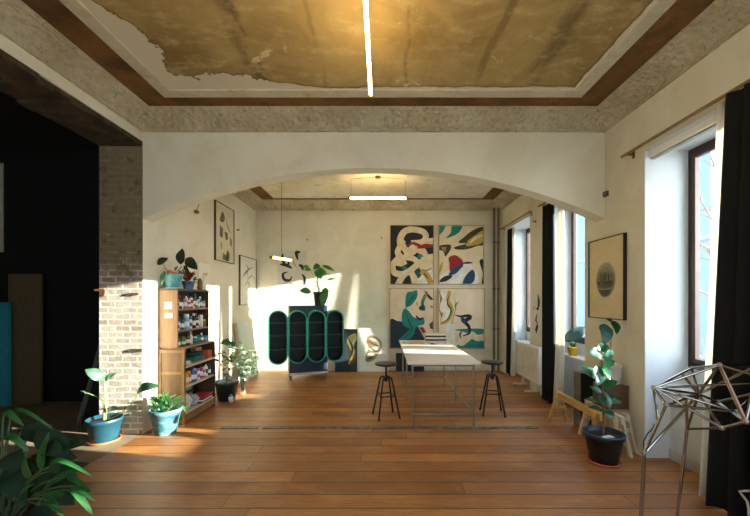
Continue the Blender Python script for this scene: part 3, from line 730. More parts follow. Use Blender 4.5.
# stools
def make_stool():
    e = empty('stool', (0,0,0), '', 'stool', 'black swivel stools at the table')
    M_SEAT = mat((30, 26, 22), .4, var=.15)
    MB().lathe((0,0,.675), [(.118,0),(.142,.008),(.148,.02),(.144,.03),(.125,.034),(.0001,.029)], 28).build('seat', M_SEAT, e)
    MB().lathe((0,0,.655), [(.03,0),(.075,.012),(.075,.02)], 20).build('seat_plate', M_IRON, e)
    MB().tube([(0,0,.46), (0,0,.66)], .013, 12).build('spindle', M_IRON, e)
    MB().tube([(0,0,.475), (0,0,.525)], .028, 14).build('hub', M_IRON, e)
    R2 = .20
    for k in range(4):
        a = PI/4+k*PI/2; c, s = math.cos(a), math.sin(a)
        MB().tube([(c*.02, s*.02, .52), (c*.055, s*.055, .525), (c*.082, s*.082, .505), (c*.095, s*.095, .46), (c*R2, s*R2, .008)], .0115, 10).build('leg', M_IRON, e)
        MB().tube([(c*R2, s*R2, 0), (c*(R2-.003), s*(R2-.003), .02)], .015, 10).build('foot_cap', M_IRON, e)
    rr = .095+(R2-.095)*(.46-.285)/.452
    for k in range(4):
        a, b = PI/4+k*PI/2, PI/4+(k+1)*PI/2
        MB().tube([(rr*math.cos(a), rr*math.sin(a), .285), (rr*math.cos(b), rr*math.sin(b), .285)], .008, 8).build('footrest', M_IRON, e)
    return e
s1 = make_stool(); s2 = copy_tree(s1)
s1.location = (.04, 4.62, 0); s1.rotation_euler = (0,0,.30); s1['label'] = 'black swivel stool at the left side of the table'
s2.location = (1.48, 4.74, 0); s2.rotation_euler = (0,0,-.14); s2['label'] = 'black swivel stool at the right side of the table'

# ------------------------------------------------------------ green cabinet on its dolly
M_GREEN = mat((20, 146, 122), .4, var=.08); M_INNER = mat((10, 30, 34), .6, var=.1); M_NAVY = mat((30, 40, 62), .45, var=.1)
cabx, caby = -1.475, 6.87; yaw = math.radians(19)
cab = empty('green_cabinet', (0,0,0), 'navy cabinet with four tall green rounded shelf boxes on a low white trolley', 'cabinet')
def capsule(w_, h_, n=14):
    r = w_/2; pts = []
    for k in range(n+1): a = PI*k/n; pts.append((r*math.cos(a), h_/2-r+r*math.sin(a)))
    for k in range(n+1): a = PI+PI*k/n; pts.append((r*math.cos(a), -h_/2+r+r*math.sin(a)))
    return pts
MB().box((-.365, -.12, .14), (.365, .22, 1.42)).build('carcass', M_NAVY, cab, bevel=.006)
cw, chh, cdp = .343, .985, .26; zc0 = .85
for k in range(4):
    x = (k-1.5)*(cw+.002)-.055; yf, yb = -.12-cdp-.002, -.124
    if k in (0, 3): yb = -.124
    w = MB(); ou = capsule(cw, chh); inn = capsule(cw-.05, chh-.05); n = len(ou)
    vs = [(x+a, yf, zc0+b) for a, b in ou]+[(x+a, yb, zc0+b) for a, b in ou]+[(x+a, yf, zc0+b) for a, b in inn]+[(x+a, yb-.012, zc0+b) for a, b in inn]
    fs = []
    for i in range(n):
        j = (i+1) % n
        fs += [(i, j, n+j, n+i), (2*n+j, 2*n+i, 3*n+i, 3*n+j), (j, i, 2*n+i, 2*n+j)]
    w.add(vs, fs[0::3], 0, True); w.add(vs, fs[1::3], 1, True); w.add(vs, fs[2::3], 0)
    w.add([vs[n+i] for i in range(n)], [tuple(range(n))], 0); w.add([vs[3*n+i] for i in range(n)], [tuple(range(n))[::-1]], 1)
    sh = w.build('shelf_box', [M_GREEN, M_INNER], cab)
    for zz in (.62, .87, 1.10): MB().box((x-.152, yf+.02, zz), (x+.152, yb-.013, zz+.012)).build('shelf', mat((46, 84, 84), .4), sh)
d_ = MB().box((-.38, -.14, .1), (.38, .24, .138)); dl = d_.build('trolley', mat((206, 204, 196), .45, var=.08), cab, bevel=.004)
for sx in (-.33, .33):
    for sy in (-.1, .2):
        MB().tube([(sx-.014, sy, .045), (sx+.014, sy, .045)], .045, 16).box((sx-.022, sy-.02, .05), (sx-.016, sy+.02, .1)).box((sx+.016, sy-.02, .05), (sx+.022, sy+.02, .1)).build('caster', mat((150, 148, 140), .4, .3), dl)
cab.location = (cabx, caby, 0); cab.rotation_euler = (0, 0, yaw)

# ------------------------------------------------------------ bookcase and what stands in it
BY0, BY1, BXU, BXL = 4.305, 5.09, -2.53, -2.44
XW = XL+.004
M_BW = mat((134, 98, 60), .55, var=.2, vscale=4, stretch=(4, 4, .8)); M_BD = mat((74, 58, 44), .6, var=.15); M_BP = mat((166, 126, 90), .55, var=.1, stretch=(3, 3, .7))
bc = empty('bookcase', (-2.62, 4.68, 0), 'tall narrow wooden bookcase full of paint bottles against the left wall', 'bookcase')
t = .02
MB().box((XW, BY0, .95), (BXU, BY0+t, 1.655)).build('side_panel', M_BP, bc)
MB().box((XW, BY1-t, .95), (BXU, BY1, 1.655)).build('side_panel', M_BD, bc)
lo = MB().box((XW, BY0, 0), (BXL, BY0+t, .93)); lo = lo.build('side_panel', M_BW, bc)
tr = MB()
for z0 in (.02, .33, .62, .885): tr.box((XW+.02, BY0-.008, z0), (BXL-.02, BY0, z0+.035))
for x0 in (XW, BXL-.028): tr.box((x0, BY0-.01, 0), (x0+.028, BY0, .93))
tr.build('panel_frame', mat((166, 124, 76), .5, var=.15), lo)
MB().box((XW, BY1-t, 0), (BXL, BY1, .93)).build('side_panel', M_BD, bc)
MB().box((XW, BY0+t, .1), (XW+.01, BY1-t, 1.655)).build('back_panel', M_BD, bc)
MB().box((XW-.0, BY0-.01, 1.655), (BXU+.01, BY1+.01, 1.68)).build('top_board', mat((84, 78, 70), .5), bc)
for z0, xf in ((1.405, BXU), (1.135, BXU), (.93, BXL), (.69, BXL), (.44, BXL), (.12, BXL)):
    MB().box((XW+.01, BY0+t, z0), (xf-.004, BY1-t, z0+t)).build('shelf', M_BP if z0 > .9 else M_PALEW, bc)
MB().box((BXL-.016, BY0+t, .03), (BXL-.004, BY1-t, .12)).build('plinth', M_BW, bc)
for px0, px1, py0, py1 in ((164.5, 172, 302, 309), (165, 172.5, 313, 318)):
    a = at(px0, py1, BY0); b = at(px1, py0, BY0)
    MB().box((a.x, BY0-.0015, a.z), (b.x, BY0, b.z)).build('paper_label', mat((240, 234, 222), .8, var=.03), bc)['label'] = 'white paper label stuck on the end panel'
ORD = ['first', 'second', 'third', 'fourth', 'fifth', 'sixth', 'seventh', 'eighth', 'ninth', 'tenth', 'eleventh']
CN = {'white': (228,224,214), 'red': (170,40,38), 'teal': (24,130,120), 'blue': (34,104,176), 'navy': (28,40,72), 'black': (24,24,26), 'grey': (150,150,146), 'brown': (92,60,36), 'olive': (96,104,40), 'yellow': (222,178,40), 'pink': (206,92,130), 'orange': (206,106,50), 'cream': (226,208,170), 'light blue': (120,176,204), 'purple': (110,50,110), 'green': (60,120,64)}
def bottle(kind, x, y, z, r, h, body, cap, label, group):
    p = V((x, y, z))
    if kind == 'jar':
        pr = [(r*.9, 0), (r, .006), (r, h*.74), (r*.86, h*.8), (r*.86, h*.82)]; cz = h*.8; cr = r*.94
    elif kind == 'bottle':
        pr = [(r*.9, 0), (r, .006), (r, h*.6), (r*.75, h*.7), (r*.36, h*.78), (r*.34, h*.86)]; cz = h*.82; cr = r*.44
    else:
        pr = [(r*.75, 0), (r*.8, .004), (r*1.0, h*.7), (r*.9, h*.78), (r*.6, h*.8)]; cz = h*.77; cr = r*.7
    o = MB().lathe(p, pr, 14).build('paint_'+kind if kind != 'tube' else 'paint_tub', mat(CN[body], .4, var=.04), None, p)
    tag(o, label, 'bottle' if kind == 'bottle' else 'jar', group)
    MB().lathe(p+V((0,0,cz)), [(cr, 0), (cr, h-cz-.004), (cr*.9, h-cz), (.0001, h-cz)], 14).build('cap', mat(CN[cap], .45, var=.04), o)
    if h > .1:
        MB().lathe(p+V((0,0,h*.2)), [(r+.0012, 0), (r+.0012, h*.3)], 14).build('sticker', mat(CN['white'] if body != 'white' else CN[cap], .6, var=.05), o)
random.seed(12)
shelf_specs = [
 (1.426, -2.585, 'top', [('jar','white','red',.15),('bottle','brown','red',.17),('jar','white','black',.10),('bottle','grey','red',.16),('jar','pink','white',.11),('tube','red','white',.14),('jar','white','red',.12),('bottle','teal','teal',.2),('jar','light blue','white',.12),('bottle','teal','white',.16),('jar','grey','black',.12)]),
 (1.156, -2.585, 'second', [('jar','white','red',.14),('bottle','blue','red',.18),('bottle','teal','black',.16),('jar','light blue','white',.2),('jar','blue','blue',.14),('jar','white','blue',.15),('bottle','black','white',.2),('jar','white','black',.13),('bottle','grey','black',.18),('jar','white','white',.17),('jar','olive','yellow',.1)]),
 (.951, -2.56, 'third', [('jar','olive','black',.13),('tube','green','olive',.12),('jar','brown','black',.15),('bottle','cream','yellow',.17),('jar','teal','white',.09),('jar','teal','teal',.1),('bottle','teal','white',.12),('jar','light blue','teal',.08)]),
 (.461, -2.5, 'fifth', [('bottle','white','yellow',.2),('bottle','yellow','red',.19),('tube','orange','yellow',.16),('bottle','blue','purple',.2),('tube','blue','light blue',.17),('jar','white','pink',.15),('bottle','purple','black',.2),('jar','pink','white',.14),('bottle','white','navy',.2),('jar','navy','black',.16)]),
]
for z0, xc, nm, items in shelf_specs:
    n = len(items)
    for k, (kind, body, cap, h) in enumerate(items):
        y = BY0+.062+(BY1-BY0-.124)*k/(n-1); r = .03 if kind != 'tube' else .031
        nmk = {'jar': 'jar', 'bottle': 'bottle', 'tube': 'tub'}[kind]
        bottle(kind, xc+random.uniform(-.012, .02), y, z0, r*random.uniform(.9, 1.05), h, body, cap,
               '%s %s with %s cap, %s from left on the %s bookcase shelf' % (body, nmk, cap, ORD[k], nm), 'bottles on the %s bookcase shelf' % nm)
# back rows on the upper shelves
for z0, nm, cols in ((1.426, 'top', ('brown','red','navy','white','teal','brown')), (1.156, 'second', ('brown','black','teal','navy','grey','black'))):
    for k, c in enumerate(cols):
        bottle('bottle', -2.685, BY0+.10+.122*k, z0, .027, .2 if z0 > 1.4 else .19, c, 'black' if c != 'black' else 'grey',
               '%s bottle, %s from the left in the back row of the %s bookcase shelf' % (c, ORD[k], nm), 'back row bottles on the %s bookcase shelf' % nm)
# folded cloths, papers and bags on the lower shelves
def slab(name, c, sx, sy, sz, rgb, label, cat, group=None, rot=0, wob=.012, seed=1):
    rnd = random.Random(seed); w = MB(); nx, ny = 7, 9; vs = []; fs = []
    ca, sa = math.cos(rot), math.sin(rot)
    for top in (0, 1):
        for j in range(ny):
            for i in range(nx):
                u, v = i/(nx-1)*2-1, j/(ny-1)*2-1
                e = max(0, 1-max(abs(u), abs(v))**6)
                z = sz*(.5+.5*e**.5*(1 if top else 0))+(rnd.uniform(-wob, wob) if top and e > 0 else 0) if top else sz*.5*(1-e**.5)
                x, y = u*sx, v*sy
                vs.append(V(c)+V((x*ca-y*sa, x*sa+y*ca, max(0, z))))
    N = nx*ny
    for j in range(ny-1):
        for i in range(nx-1):
            a = j*nx+i; fs += [(a+N, a+1+N, a+1+nx+N, a+nx+N), (a+nx, a+1+nx, a+1, a)]
    for i in range(nx-1): fs += [(i, i+1, i+1+N, i+N), ((ny-1)*nx+i+1, (ny-1)*nx+i, (ny-1)*nx+i+N, (ny-1)*nx+i+1+N)]
    for j in range(ny-1): fs += [((j+1)*nx, j*nx, j*nx+N, (j+1)*nx+N), (j*nx+nx-1, (j+1)*nx+nx-1, (j+1)*nx+nx-1+N, j*nx+nx-1+N)]
    w.add(vs, fs, 0, True)
    return tag(w.build(name, mat(rgb, .85, var=.2, vscale=20), None, c), label, cat, group)
z4 = .7105
slab('folded_cloth', (-2.61, 4.50, z4), .1, .14, .07, (40, 120, 112), 'crumpled teal cloth at the near end of the fourth bookcase shelf', 'cloth', seed=2)
slab('folded_cloth', (-2.57, 4.77, z4), .1, .12, .05, (70, 150, 140), 'pale teal cloth under the dark teal cloth on the fourth bookcase shelf', 'cloth', seed=3)
slab('folded_cloth', (-2.58, 4.74, z4+.064), .09, .15, .05, (22, 84, 80), 'dark teal cloth on top of the pale cloth on the fourth bookcase shelf', 'cloth', seed=4)
slab('white_rag', (-2.475, 4.43, z4), .03, .05, .05, (222, 220, 212), 'small white rag at the front of the fourth bookcase shelf', 'cloth', seed=5)
tag(MB().box((-2.60, 4.93, z4), (-2.47, 5.05, z4+.11)).build('orange_box', mat((190, 92, 44), .6), None, (-2.53, 4.99, z4)), 'orange cardboard box at the far end of the fourth bookcase shelf', 'box')
tag(MB().box((-2.70, 4.90, z4), (-2.62, 5.06, z4+.15)).build('pink_box', mat((206, 150, 132), .6), None, (-2.66, 4.98, z4)), 'pale pink box behind the orange box on the fourth bookcase shelf', 'box')
z6 = .1405
slab('plastic_bag', (-2.55, 4.44, z6), .09, .09, .2, (214, 210, 204), 'crumpled white bag at the near end of the bottom bookcase shelf', 'bag', wob=.03, seed=6)
slab('plastic_bag', (-2.56, 4.63, z6), .1, .08, .15, (178, 190, 200), 'pale blue grey bag beside the white bag on the bottom bookcase shelf', 'bag', wob=.03, seed=7)
slab('cloth_bundle', (-2.57, 4.53, z6+.22), .055, .1, .05, (150, 190, 206), 'pale blue bundle on top of the bags on the bottom bookcase shelf', 'cloth', wob=.008, seed=8)
for k, (c, nm) in enumerate((((30, 96, 100), 'teal magazine at the bottom of the pile'), ((226, 222, 214), 'white magazine in the pile'), ((40, 44, 52), 'black magazine in the pile'), ((196, 44, 70), 'red magazine on top of the pile'))):
    y0 = 4.71+.008*k
    tag(MB().obox((-2.54, y0+.15, z6+.012+.0202*k), (.1, .006*k-.01, 0), (-.004, .14, 0), (0, 0, .01)).build('magazine', mat(c, .4, var=.08), None, (-2.54, y0+.15, z6+.002+.0202*k)), nm+' on the bottom bookcase shelf', 'magazine', 'magazines on the bottom bookcase shelf')

# ------------------------------------------------------------ plants
def L_(rgb, **k): return mat(rgb, .38, var=.18, vscale=14, trans=.22, **k)
LG, LD, LM, LY = L_((58, 120, 56)), L_((26, 62, 36)), L_((44, 96, 52)), L_((110, 150, 70))
LRED = L_((150, 60, 40))
M_STEM = mat((96, 126, 60), .5, var=.15); M_BARK = mat((122, 92, 62), .75, var=.2, vscale=30)
def pot(e, c, r0, r1, h, m, rim=None, saucer=None, soil=True, n=28, wall=.012):
    c = V(c); z = 0
    if saucer:
        MB().lathe(c, [(r0*1.05, 0), (r0*1.22, .006), (r0*1.28, .026), (r0*1.2, .026), (r0*1.14, .01), (.0001, .01)], n).build('saucer', saucer, e); z = .0105
    b = c+V((0, 0, z)); hh = h-z
    MB().lathe(b, [(r0, 0), (r0+(r1-r0)*.84, hh*.84), (r1*1.0, hh*.85), (r1*1.03, hh*.87), (r1*1.03, hh*.985), (r1*1.01, hh), (r1*.96, hh), (r1*.9, hh*.84), (.0001, hh*.84)], n).build('pot', m, e)
    if rim: MB().tube([b+V((r1*1.03*math.cos(2*PI*k/n), r1*1.03*math.sin(2*PI*k/n), hh*.985)) for k in range(n+1)], .006, 6).build('pot_rim', rim, e)
    if soil: MB().lathe(b+V((0, 0, hh*.85)), [(r1*.9, 0), (r1*.45, .012), (.0001, .015)], 18).build('soil', M_SOIL, e)
    return b+V((0, 0, hh*.86))
def stems(e, paths, r, m=None, name='stem'):
    w = MB()
    for p in paths: w.tube(p, r, 7, r2=r*.6)
    return w.build(name, m or M_STEM, e)
def curve3(p, q, bow, n=7):
    p, q, bow = V(p), V(q), V(bow); return [p.lerp(q, i/(n-1))+bow*(4*(i/(n-1))*(1-i/(n-1))) for i in range(n)]

# black potted rubber plant in front of the trestles
c = V((2.10, 3.33, 0)); e = empty('rubber_plant', c, 'rubber plant in a black pot with a blue rim before the trestles', 'plant')
s = pot(e, c, .115, .17, .285, mat((18, 24, 30), .45, var=.1), mat((24, 80, 120), .4), M_TERRA)
d = 3.33; TR = [(604, 432), (603.5, 415), (602.5, 395), (602, 375), (602, 360), (602.5, 350)]
trunk = [at(x, y, d) for x, y in TR]; trunk[0] = s-V((0, 0, .01)); stems(e, [trunk], .009, M_BARK, 'trunk')
w = MB()
for bx, by, tx, ty, wd_, dd, up in ((602,357,588.5,351,9.5,-.03,(.1,-.8,.6)), (602.5,356,600,342,8,.03,(0,-1,.3)), (602.5,358,612,350.5,8,.05,(0,-.8,.6)), (602.5,366,614.5,361,8,-.04,(0,-.7,.7)),
    (602,368,593,378,9,-.10,(0,-.9,.4)), (602,366,609,380,7,-.12,(.2,-.9,.3)), (602,378,581,366,6.5,.05,(0,-.6,.8)), (602,384,586,373,6,-.06,(0,-.7,.7)), (602.5,389,616,381,9,-.06,(0,-.6,.8)),
    (602.5,396,590,386,7,.06,(0,-.5,.85)), (602.5,400,617,397,7,-.08,(0,-.5,.85)), (603,402,620,402,8,.04,(0,-.5,.85)), (603,407,586,399,6,-.05,(0,-.5,.85)), (603,411,589,407,5.5,.06,(0,-.5,.85)),
    (603,410,613,419,8,-.12,(.1,-.9,.4)), (603,390,609,410,6,-.16,(.3,-.9,.2)), (602,372,596,386,7,-.14,(-.2,-.9,.2)), (602.5,352,606,343,6,-.04,(0,-1,.3)), (603,404,598,396,8,-.12,(0,-.9,.4))):
    w.leaf(at(bx, by, d), at(602.5+(tx-602.5)*1.08, ty, d+dd), wd_*1.25*d/F, up, .08, fold=.18)
w.build('foliage', L_((38, 98, 60)), e)
tag(slab('stone_mulch', (2.09, 3.25, .2615), .055, .02, .016, (210, 206, 196), '', 'x'), 'pale stone lying on the soil of the rubber plant pot', 'stone')

# white pot with two dark heart leaves, on a crate on the trestles
cr = V((2.43, 3.74, .405)); w = MB(); e = empty('wooden_crate', cr, 'brown wooden crate on the trestles carrying the white pot', 'crate')
MB().box((2.31, 3.63, .405), (2.54, 3.86, .645)).build('crate_body', mat((104, 72, 50), .65, var=.2, stretch=(1, 1, 5)), e, bevel=.004)
MB().box((2.30, 3.622, .405), (2.325, 3.63, .65)).box((2.525, 3.622, .405), (2.545, 3.63, .65)).box((2.325, 3.622, .62), (2.525, 3.63, .65)).build('slat', mat((116, 82, 56), .65, var=.2), e)
c = V((2.445, 3.74, .652)); e = empty('white_potted_plant', c, 'plant with two dark heart shaped leaves in a white pot on the brown crate', 'plant')
s = pot(e, c, .072, .098, .2, M_PVC)
P1 = at(605.5, 326, 3.7); P2 = at(614, 322, 3.74)
stems(e, [curve3(s, P1, (.02, 0, .02)), curve3(s, P2, (-.02, 0, .0))], .004)
MB().leaf(P1, at(604.5, 344.5, 3.6), 15.5*3.65/F, (0, -1, .25), .06, kind='heart', fold=.12).leaf(P2, at(617, 334, 3.68), 11*3.7/F, (.2, -1, .3), .06, kind='heart').leaf(at(612, 322, 3.74), at(606, 319, 3.7), 4*3.7/F, (0, -1, .3)).build('foliage', L_((20, 74, 60)), e)
# yellow pot on the window board
c = V(((572.7-CX)*4.78/F, 4.78, ZS+.0355)); c.x = 2.83; c.y = F*2.83/(572.7-CX)
e = empty('yellow_potted_plant', c, 'small yellow pot with one big dark leaf on the middle window board', 'plant'); s = pot(e, c, .052, .072, .135, mat((216, 168, 30), .45, var=.08))
d = c.y; p0 = at(566, 337.5, d)
stems(e, [curve3(s, p0, (-.03, 0, .02))], .004)
w = MB().leaf(at(563.8, 341, d), at(586.5, 327, d-.05), 12*d/F, (0, -1, .4), .12, fold=.1); w.build('foliage', L_((24, 54, 40)), e)
w = MB()
for k in range(9):
    a = k*.7; w.leaf(s, s+V((.045*math.cos(a), .045*math.sin(a), .05+.02*(k % 3))), .025, (0, -1, .2), .1)
w.build('succulent_leaves', LG, e)

# blue pot left of the brick pier
c = V((-3.04, 3.82, 0)); d = 3.82
e = empty('potted_plant', c, 'plant in a blue pot with orange saucer at the foot of the brick pier', 'plant'); s = pot(e, c, .118, .166, .255, M_BLUEPOT, None, M_TERRA)
tip = at(104.5, 383, d)
w = stems(e, [[s-V((0,0,.02)), at(105.5, 400, d), tip]], .018, mat((150, 170, 96), .5, var=.15), 'stalk')
stems(e, [curve3(tip, at(103, 378, d), (0,0,.01)), curve3(at(105.5, 403, d), at(84, 392.5, d-.1), (0,0,.02)), curve3(s, at(139, 392, d-.1), (.05,0,-.03)), curve3(tip, at(110, 377, d+.02), (0,0,.01))], .006)
MB().leaf(at(105, 379, d), at(85, 369.5, d-.12), 11*d/F, (0, -.8, .6), .1).leaf(at(105, 381, d), at(116.5, 372.5, d+.1), 7*d/F, (0, -.7, .7), .1).leaf(at(86, 394, d-.1), at(80, 391, d-.12), 3.5*d/F).leaf(at(137, 392, d-.1), at(160, 386, d-.16), 10.5*d/F, (0, -.8, .6), .16).leaf(at(107, 412, d), at(119, 408, d-.08), 6*d/F, (0, -.7, .7), .1).build('foliage', L_((58, 98, 70)), e)

# washed blue pot by the bookcase
c = V((-2.52, 4.06, 0)); e = empty('potted_plant', c, 'bushy green plant in a streaky blue pot on the floor before the bookcase', 'plant')
s = pot(e, c, .11, .165, .285, mat((36, 88, 102), .55, var=.25, vscale=7, rgb2=(104, 152, 158), stretch=(1, 1, 3)))
random.seed(21); w = MB(); st = []
for k in range(95):
    a = random.uniform(0, 2*PI); rr = random.uniform(.05, .25); h = random.uniform(.02, .19)*(1.25-rr*2.2)+(-.1 if random.random() < .22 and rr > .16 else 0)
    p = s+V((rr*.55*math.cos(a), rr*.55*math.sin(a)*.8, abs(h)*.7)); q = s+V((rr*math.cos(a), rr*.75*math.sin(a), h+.03)); w.leaf(p, q+V((.0, 0, 0)), random.uniform(.022, .036), (0, -.4, 1), .18, mi=k % 2)
    if k % 4 == 0: st.append([s, p])
w.build('foliage', [LG, LM], e); stems(e, st, .003)

# black pot right of the bookcase with pale blossom twigs
c = V((-2.41, 5.40, 0)); d = 5.4; e = empty('potted_plant', c, 'plant with pale blossom twigs in a black pot beside the bookcase', 'plant')
s = pot(e, c, .125, .172, .285, mat((20, 36, 42), .5, var=.1))
random.seed(8); tw = []; w = MB(); fl = MB()
for bx, by in ((221, 352), (225, 346), (229, 344), (232, 356), (219, 362), (228, 360)):
    q = at(bx, by, d+random.uniform(-.08, .08)); tw.append(curve3(s, q, (random.uniform(-.04, .04), 0, 0)))
    for k in range(12):
        b = tw[-1][random.randint(2, 6)]+V((random.uniform(-.03, .03), random.uniform(-.03, .03), random.uniform(-.03, .03)))
        (fl if k < 7 else w).leaf(b, b+V((random.uniform(-.06, .06), random.uniform(-.06, .02), random.uniform(-.02, .06))), .03, (0, -1, .4), .1)
w.leaf(at(229, 347, d), at(228, 338.5, d-.1), 13*d/F, (0, -.9, .4), .15).leaf(at(229, 347, d), at(236, 343, d), 8*d/F, (0, -.8, .5), .12).leaf(at(231, 362, d), at(236, 356, d), 6*d/F, (0, -.8, .5))
stems(e, tw, .005, mat((110, 120, 66), .6)); w.build('foliage', LM, e); fl.build('blossom', mat((232, 206, 180), .7, var=.1, trans=.3), e)
tag(MB().lathe((-2.29, 5.27, 0), [(.03,0),(.036,.006),(.036,.07),(.03,.08),(.0001,.08)], 14).lathe((-2.29,5.27,.08),[(.018,0),(.018,.03),(.0001,.03)],12,1).build('white_teal_bottle', [mat((226,228,222),.4), mat((40,170,160),.4)], None, (-2.29, 5.27, 0)), 'small white bottle with a teal cap standing beside the black blossom pot', 'bottle')
# glass vase with grey green branches and a big pale flower
gl = NT('vase_glass'); gl.base(lin((214, 232, 222))); gl.rough(.05); gl.b.inputs['Transmission Weight'].default_value = .9; gl.b.inputs['IOR'].default_value = 1.3
c = V((-2.27, 5.66, 0)); d = 5.66; e = empty('flower_vase', c, 'glass vase of grey green branches and pale roses on the floor near the cabinet', 'vase')
MB().lathe(c, [(.04,0),(.045,.006),(.05,.15),(.062,.3),(.066,.3),(.054,.15),(.048,.012),(.0001,.012)], 20).build('vase', gl.m, e)
random.seed(31); tw = []; w = MB()
top = c+V((0,0,.29))
for k in range(17):
    px, py = random.uniform(233, 262), random.uniform(342, 374)
    q = at(px, py, d+random.uniform(-.12, .12)); tw.append([c+V((random.uniform(-.02,.02), random.uniform(-.02,.02), .03)), top+V((random.uniform(-.03,.03), random.uniform(-.03,.03), 0)), q])
    for m_ in range(15):
        b = top.lerp(q, random.uniform(.1, 1))+V((random.uniform(-.03,.03), random.uniform(-.05,.05), random.uniform(-.03,.03)))
        w.leaf(b, b+V((random.uniform(-.07,.07), random.uniform(-.06,.03), random.uniform(-.05,.06))), random.uniform(.022, .036), (0, -1, .4), .12, mi=(k+m_) % 3 if (k+m_) % 3 < 2 else 1)
rose = [at(261.5, 353, 5.6), at(260, 362, 5.62), at(264, 347.5, 5.66)]
for q in rose: tw.append([top, q])
stems(e, tw, .004, mat((96, 118, 78), .6)); w.build('foliage', [L_((72, 106, 72)), L_((140, 158, 126))], e)
for q, r in zip(rose, (.085, .055, .06)):
    f = MB()
    for layer in range(4):
        for k in range(7):
            a = k*.9+layer*.45; rr = r*(1-.2*layer); el = .1+.38*layer
            dv = V((math.cos(a)*math.cos(el), math.sin(a)*.8*math.cos(el)-.2, math.sin(el)))
            f.leaf(q, q+dv*rr, rr*.95, (0, -1, .6), .25, fold=.35, n=5)
    f.build('rose', mat((240, 222, 206), .7, var=.06, trans=.25), e)

# plants on top of the bookcase
zt = 1.681; d = 4.42
c = V((-2.645, 4.42, zt)); e = empty('potted_plant', c, 'plant with dark paddle leaves in a pale turquoise pot on top of the bookcase', 'plant')
MB().lathe(c, [(.085,0),(.1,.004),(.108,.014),(.1,.014),(.09,.008),(.0001,.008)], 24).build('saucer', M_PVC, e)
s = pot(e, c+V((0,0,.0085)), .075, .108, .175, mat((120, 190, 194), .4, var=.15, rgb2=(60, 140, 146)))
q1, q2, q3 = at(162.5, 261.5, 4.2), at(182, 266, d), at(189, 270, d)
stems(e, [curve3(s, q1, (-.04,0,.02)), curve3(s, q2, (0,0,0)), curve3(s, q3, (.04,0,0)), curve3(s+V((.02,0,0)), at(185,268,d), (0,0,0))], .005, mat((84, 92, 52), .6))
w = MB().leaf(at(157, 264.5, 4.2), at(168, 258, 4.24), 7.5*d/F, (0,-.9,.3), .06).leaf(at(180.5, 264.5, d), at(182.5, 248.5, d), 9.5*d/F, (0,-1,.2), .06).leaf(at(186, 258, d), at(197.5, 269.5, d-.08), 10*d/F, (0,-1,.3), .08).leaf(at(184, 265.5, d), at(189.5, 273.5, d-.06), 4*d/F, (0,-1,.3), .05)
w.build('foliage', L_((46, 52, 32)), e)
MB().leaf(at(165, 271, 4.33), at(162, 285, 4.28), 5*d/F, (0,-1,.2), .1).leaf(at(175, 271, d), at(178, 266, d), 3*d/F, (0,-1,.2)).build('young_leaves', L_((96, 140, 90)), e)
MB().ball(s+V((-.02, -.05, .045)), .03, 12).ball(s+V((.03, -.05, .035)), .022, 12).build('orange_fruit', mat((224, 120, 60), .5), e)
d = 4.72; c = V((-2.625, 4.72, zt)); e = empty('potted_plant', c, 'small plant with red and orange leaves in a blue pot on top of the bookcase', 'plant')
s = pot(e, c, .055, .08, .11, mat((36, 84, 140), .4, var=.2, rgb2=(120,150,180)))
random.seed(17); w = MB(); cols = [LRED, L_((190, 96, 56)), L_((92, 90, 40)), L_((140, 40, 50))]
for k in range(70):
    a = random.uniform(0, 2*PI); rr = random.uniform(.02, .15); h = random.uniform(-.03, .17)
    p = s+V((rr*.5*math.cos(a), rr*.5*math.sin(a), max(0, h*.5))); w.leaf(p, s+V((rr*math.cos(a), rr*math.sin(a), h)), random.uniform(.025, .04), (0,-.7,.7), .15, mi=k % 4)
w.build('foliage', cols, e)
c = V((-2.60, 4.97, zt)); e = empty('cactus', c, 'slim grey green cactus in a little pot at the far end of the bookcase top', 'cactus')
s = pot(e, c, .03, .042, .05, M_TERRA); MB().lathe(s, [(.022,0),(.03,.02),(.032,.06),(.026,.1),(.012,.118),(.0001,.122)], 14).build('cactus_body', mat((96, 112, 72), .6, var=.15, vscale=30), e)

# plant on the green cabinet
zc = 1.421; c = V((-1.24, 6.86, zc)); d = 6.86; e = empty('potted_plant', c, 'plant with round bright green leaves in a black pot on top of the green cabinet', 'plant')
s = pot(e, c, .095, .125, .27, mat((24, 26, 28), .5, var=.1))
def atc(x, y, dd=0): return at(x, y, d+dd)
tr_ = [s-V((0,0,.02)), atc(317.5, 285), atc(317, 276)]
stems(e, [tr_], .014, mat((112, 104, 60), .6), 'trunk')
LP = [((310.5,269),(304.5,269.5),6,.0),((313,268),(320.5,266),7,.08),((314,272),(327,274),10,-.12),((322,265.5),(335,271.5),4,.05),((327,280),(336,279),2.5,.1),((311,292),(299.5,290.5),7,-.12),((322,290),(329,292),6,.0),((321.5,303),(328,291.5),9,-.15),((318,270),(321,279),9,-.15),((309,268),(303,266),4,.1),((324,300),(322,306),6,-.16)]
stems(e, [curve3(tr_[2], atc(a[0], a[1], dd), (0,0,.03)) for (a, b, wd_, dd) in LP[:5]]+[curve3(tr_[1], atc(a[0], a[1], dd), (0,0,.02)) for (a, b, wd_, dd) in LP[5:]], .005)
w = MB()
for k, (a, b, wd_, dd) in enumerate(LP): w.leaf(atc(a[0], a[1], dd), atc(b[0], b[1], dd-.05), wd_*d/F, (0,-.9,.45), .1, mi=k % 2)
w.build('foliage', [L_((64, 136, 60)), L_((50, 112, 60))], e)

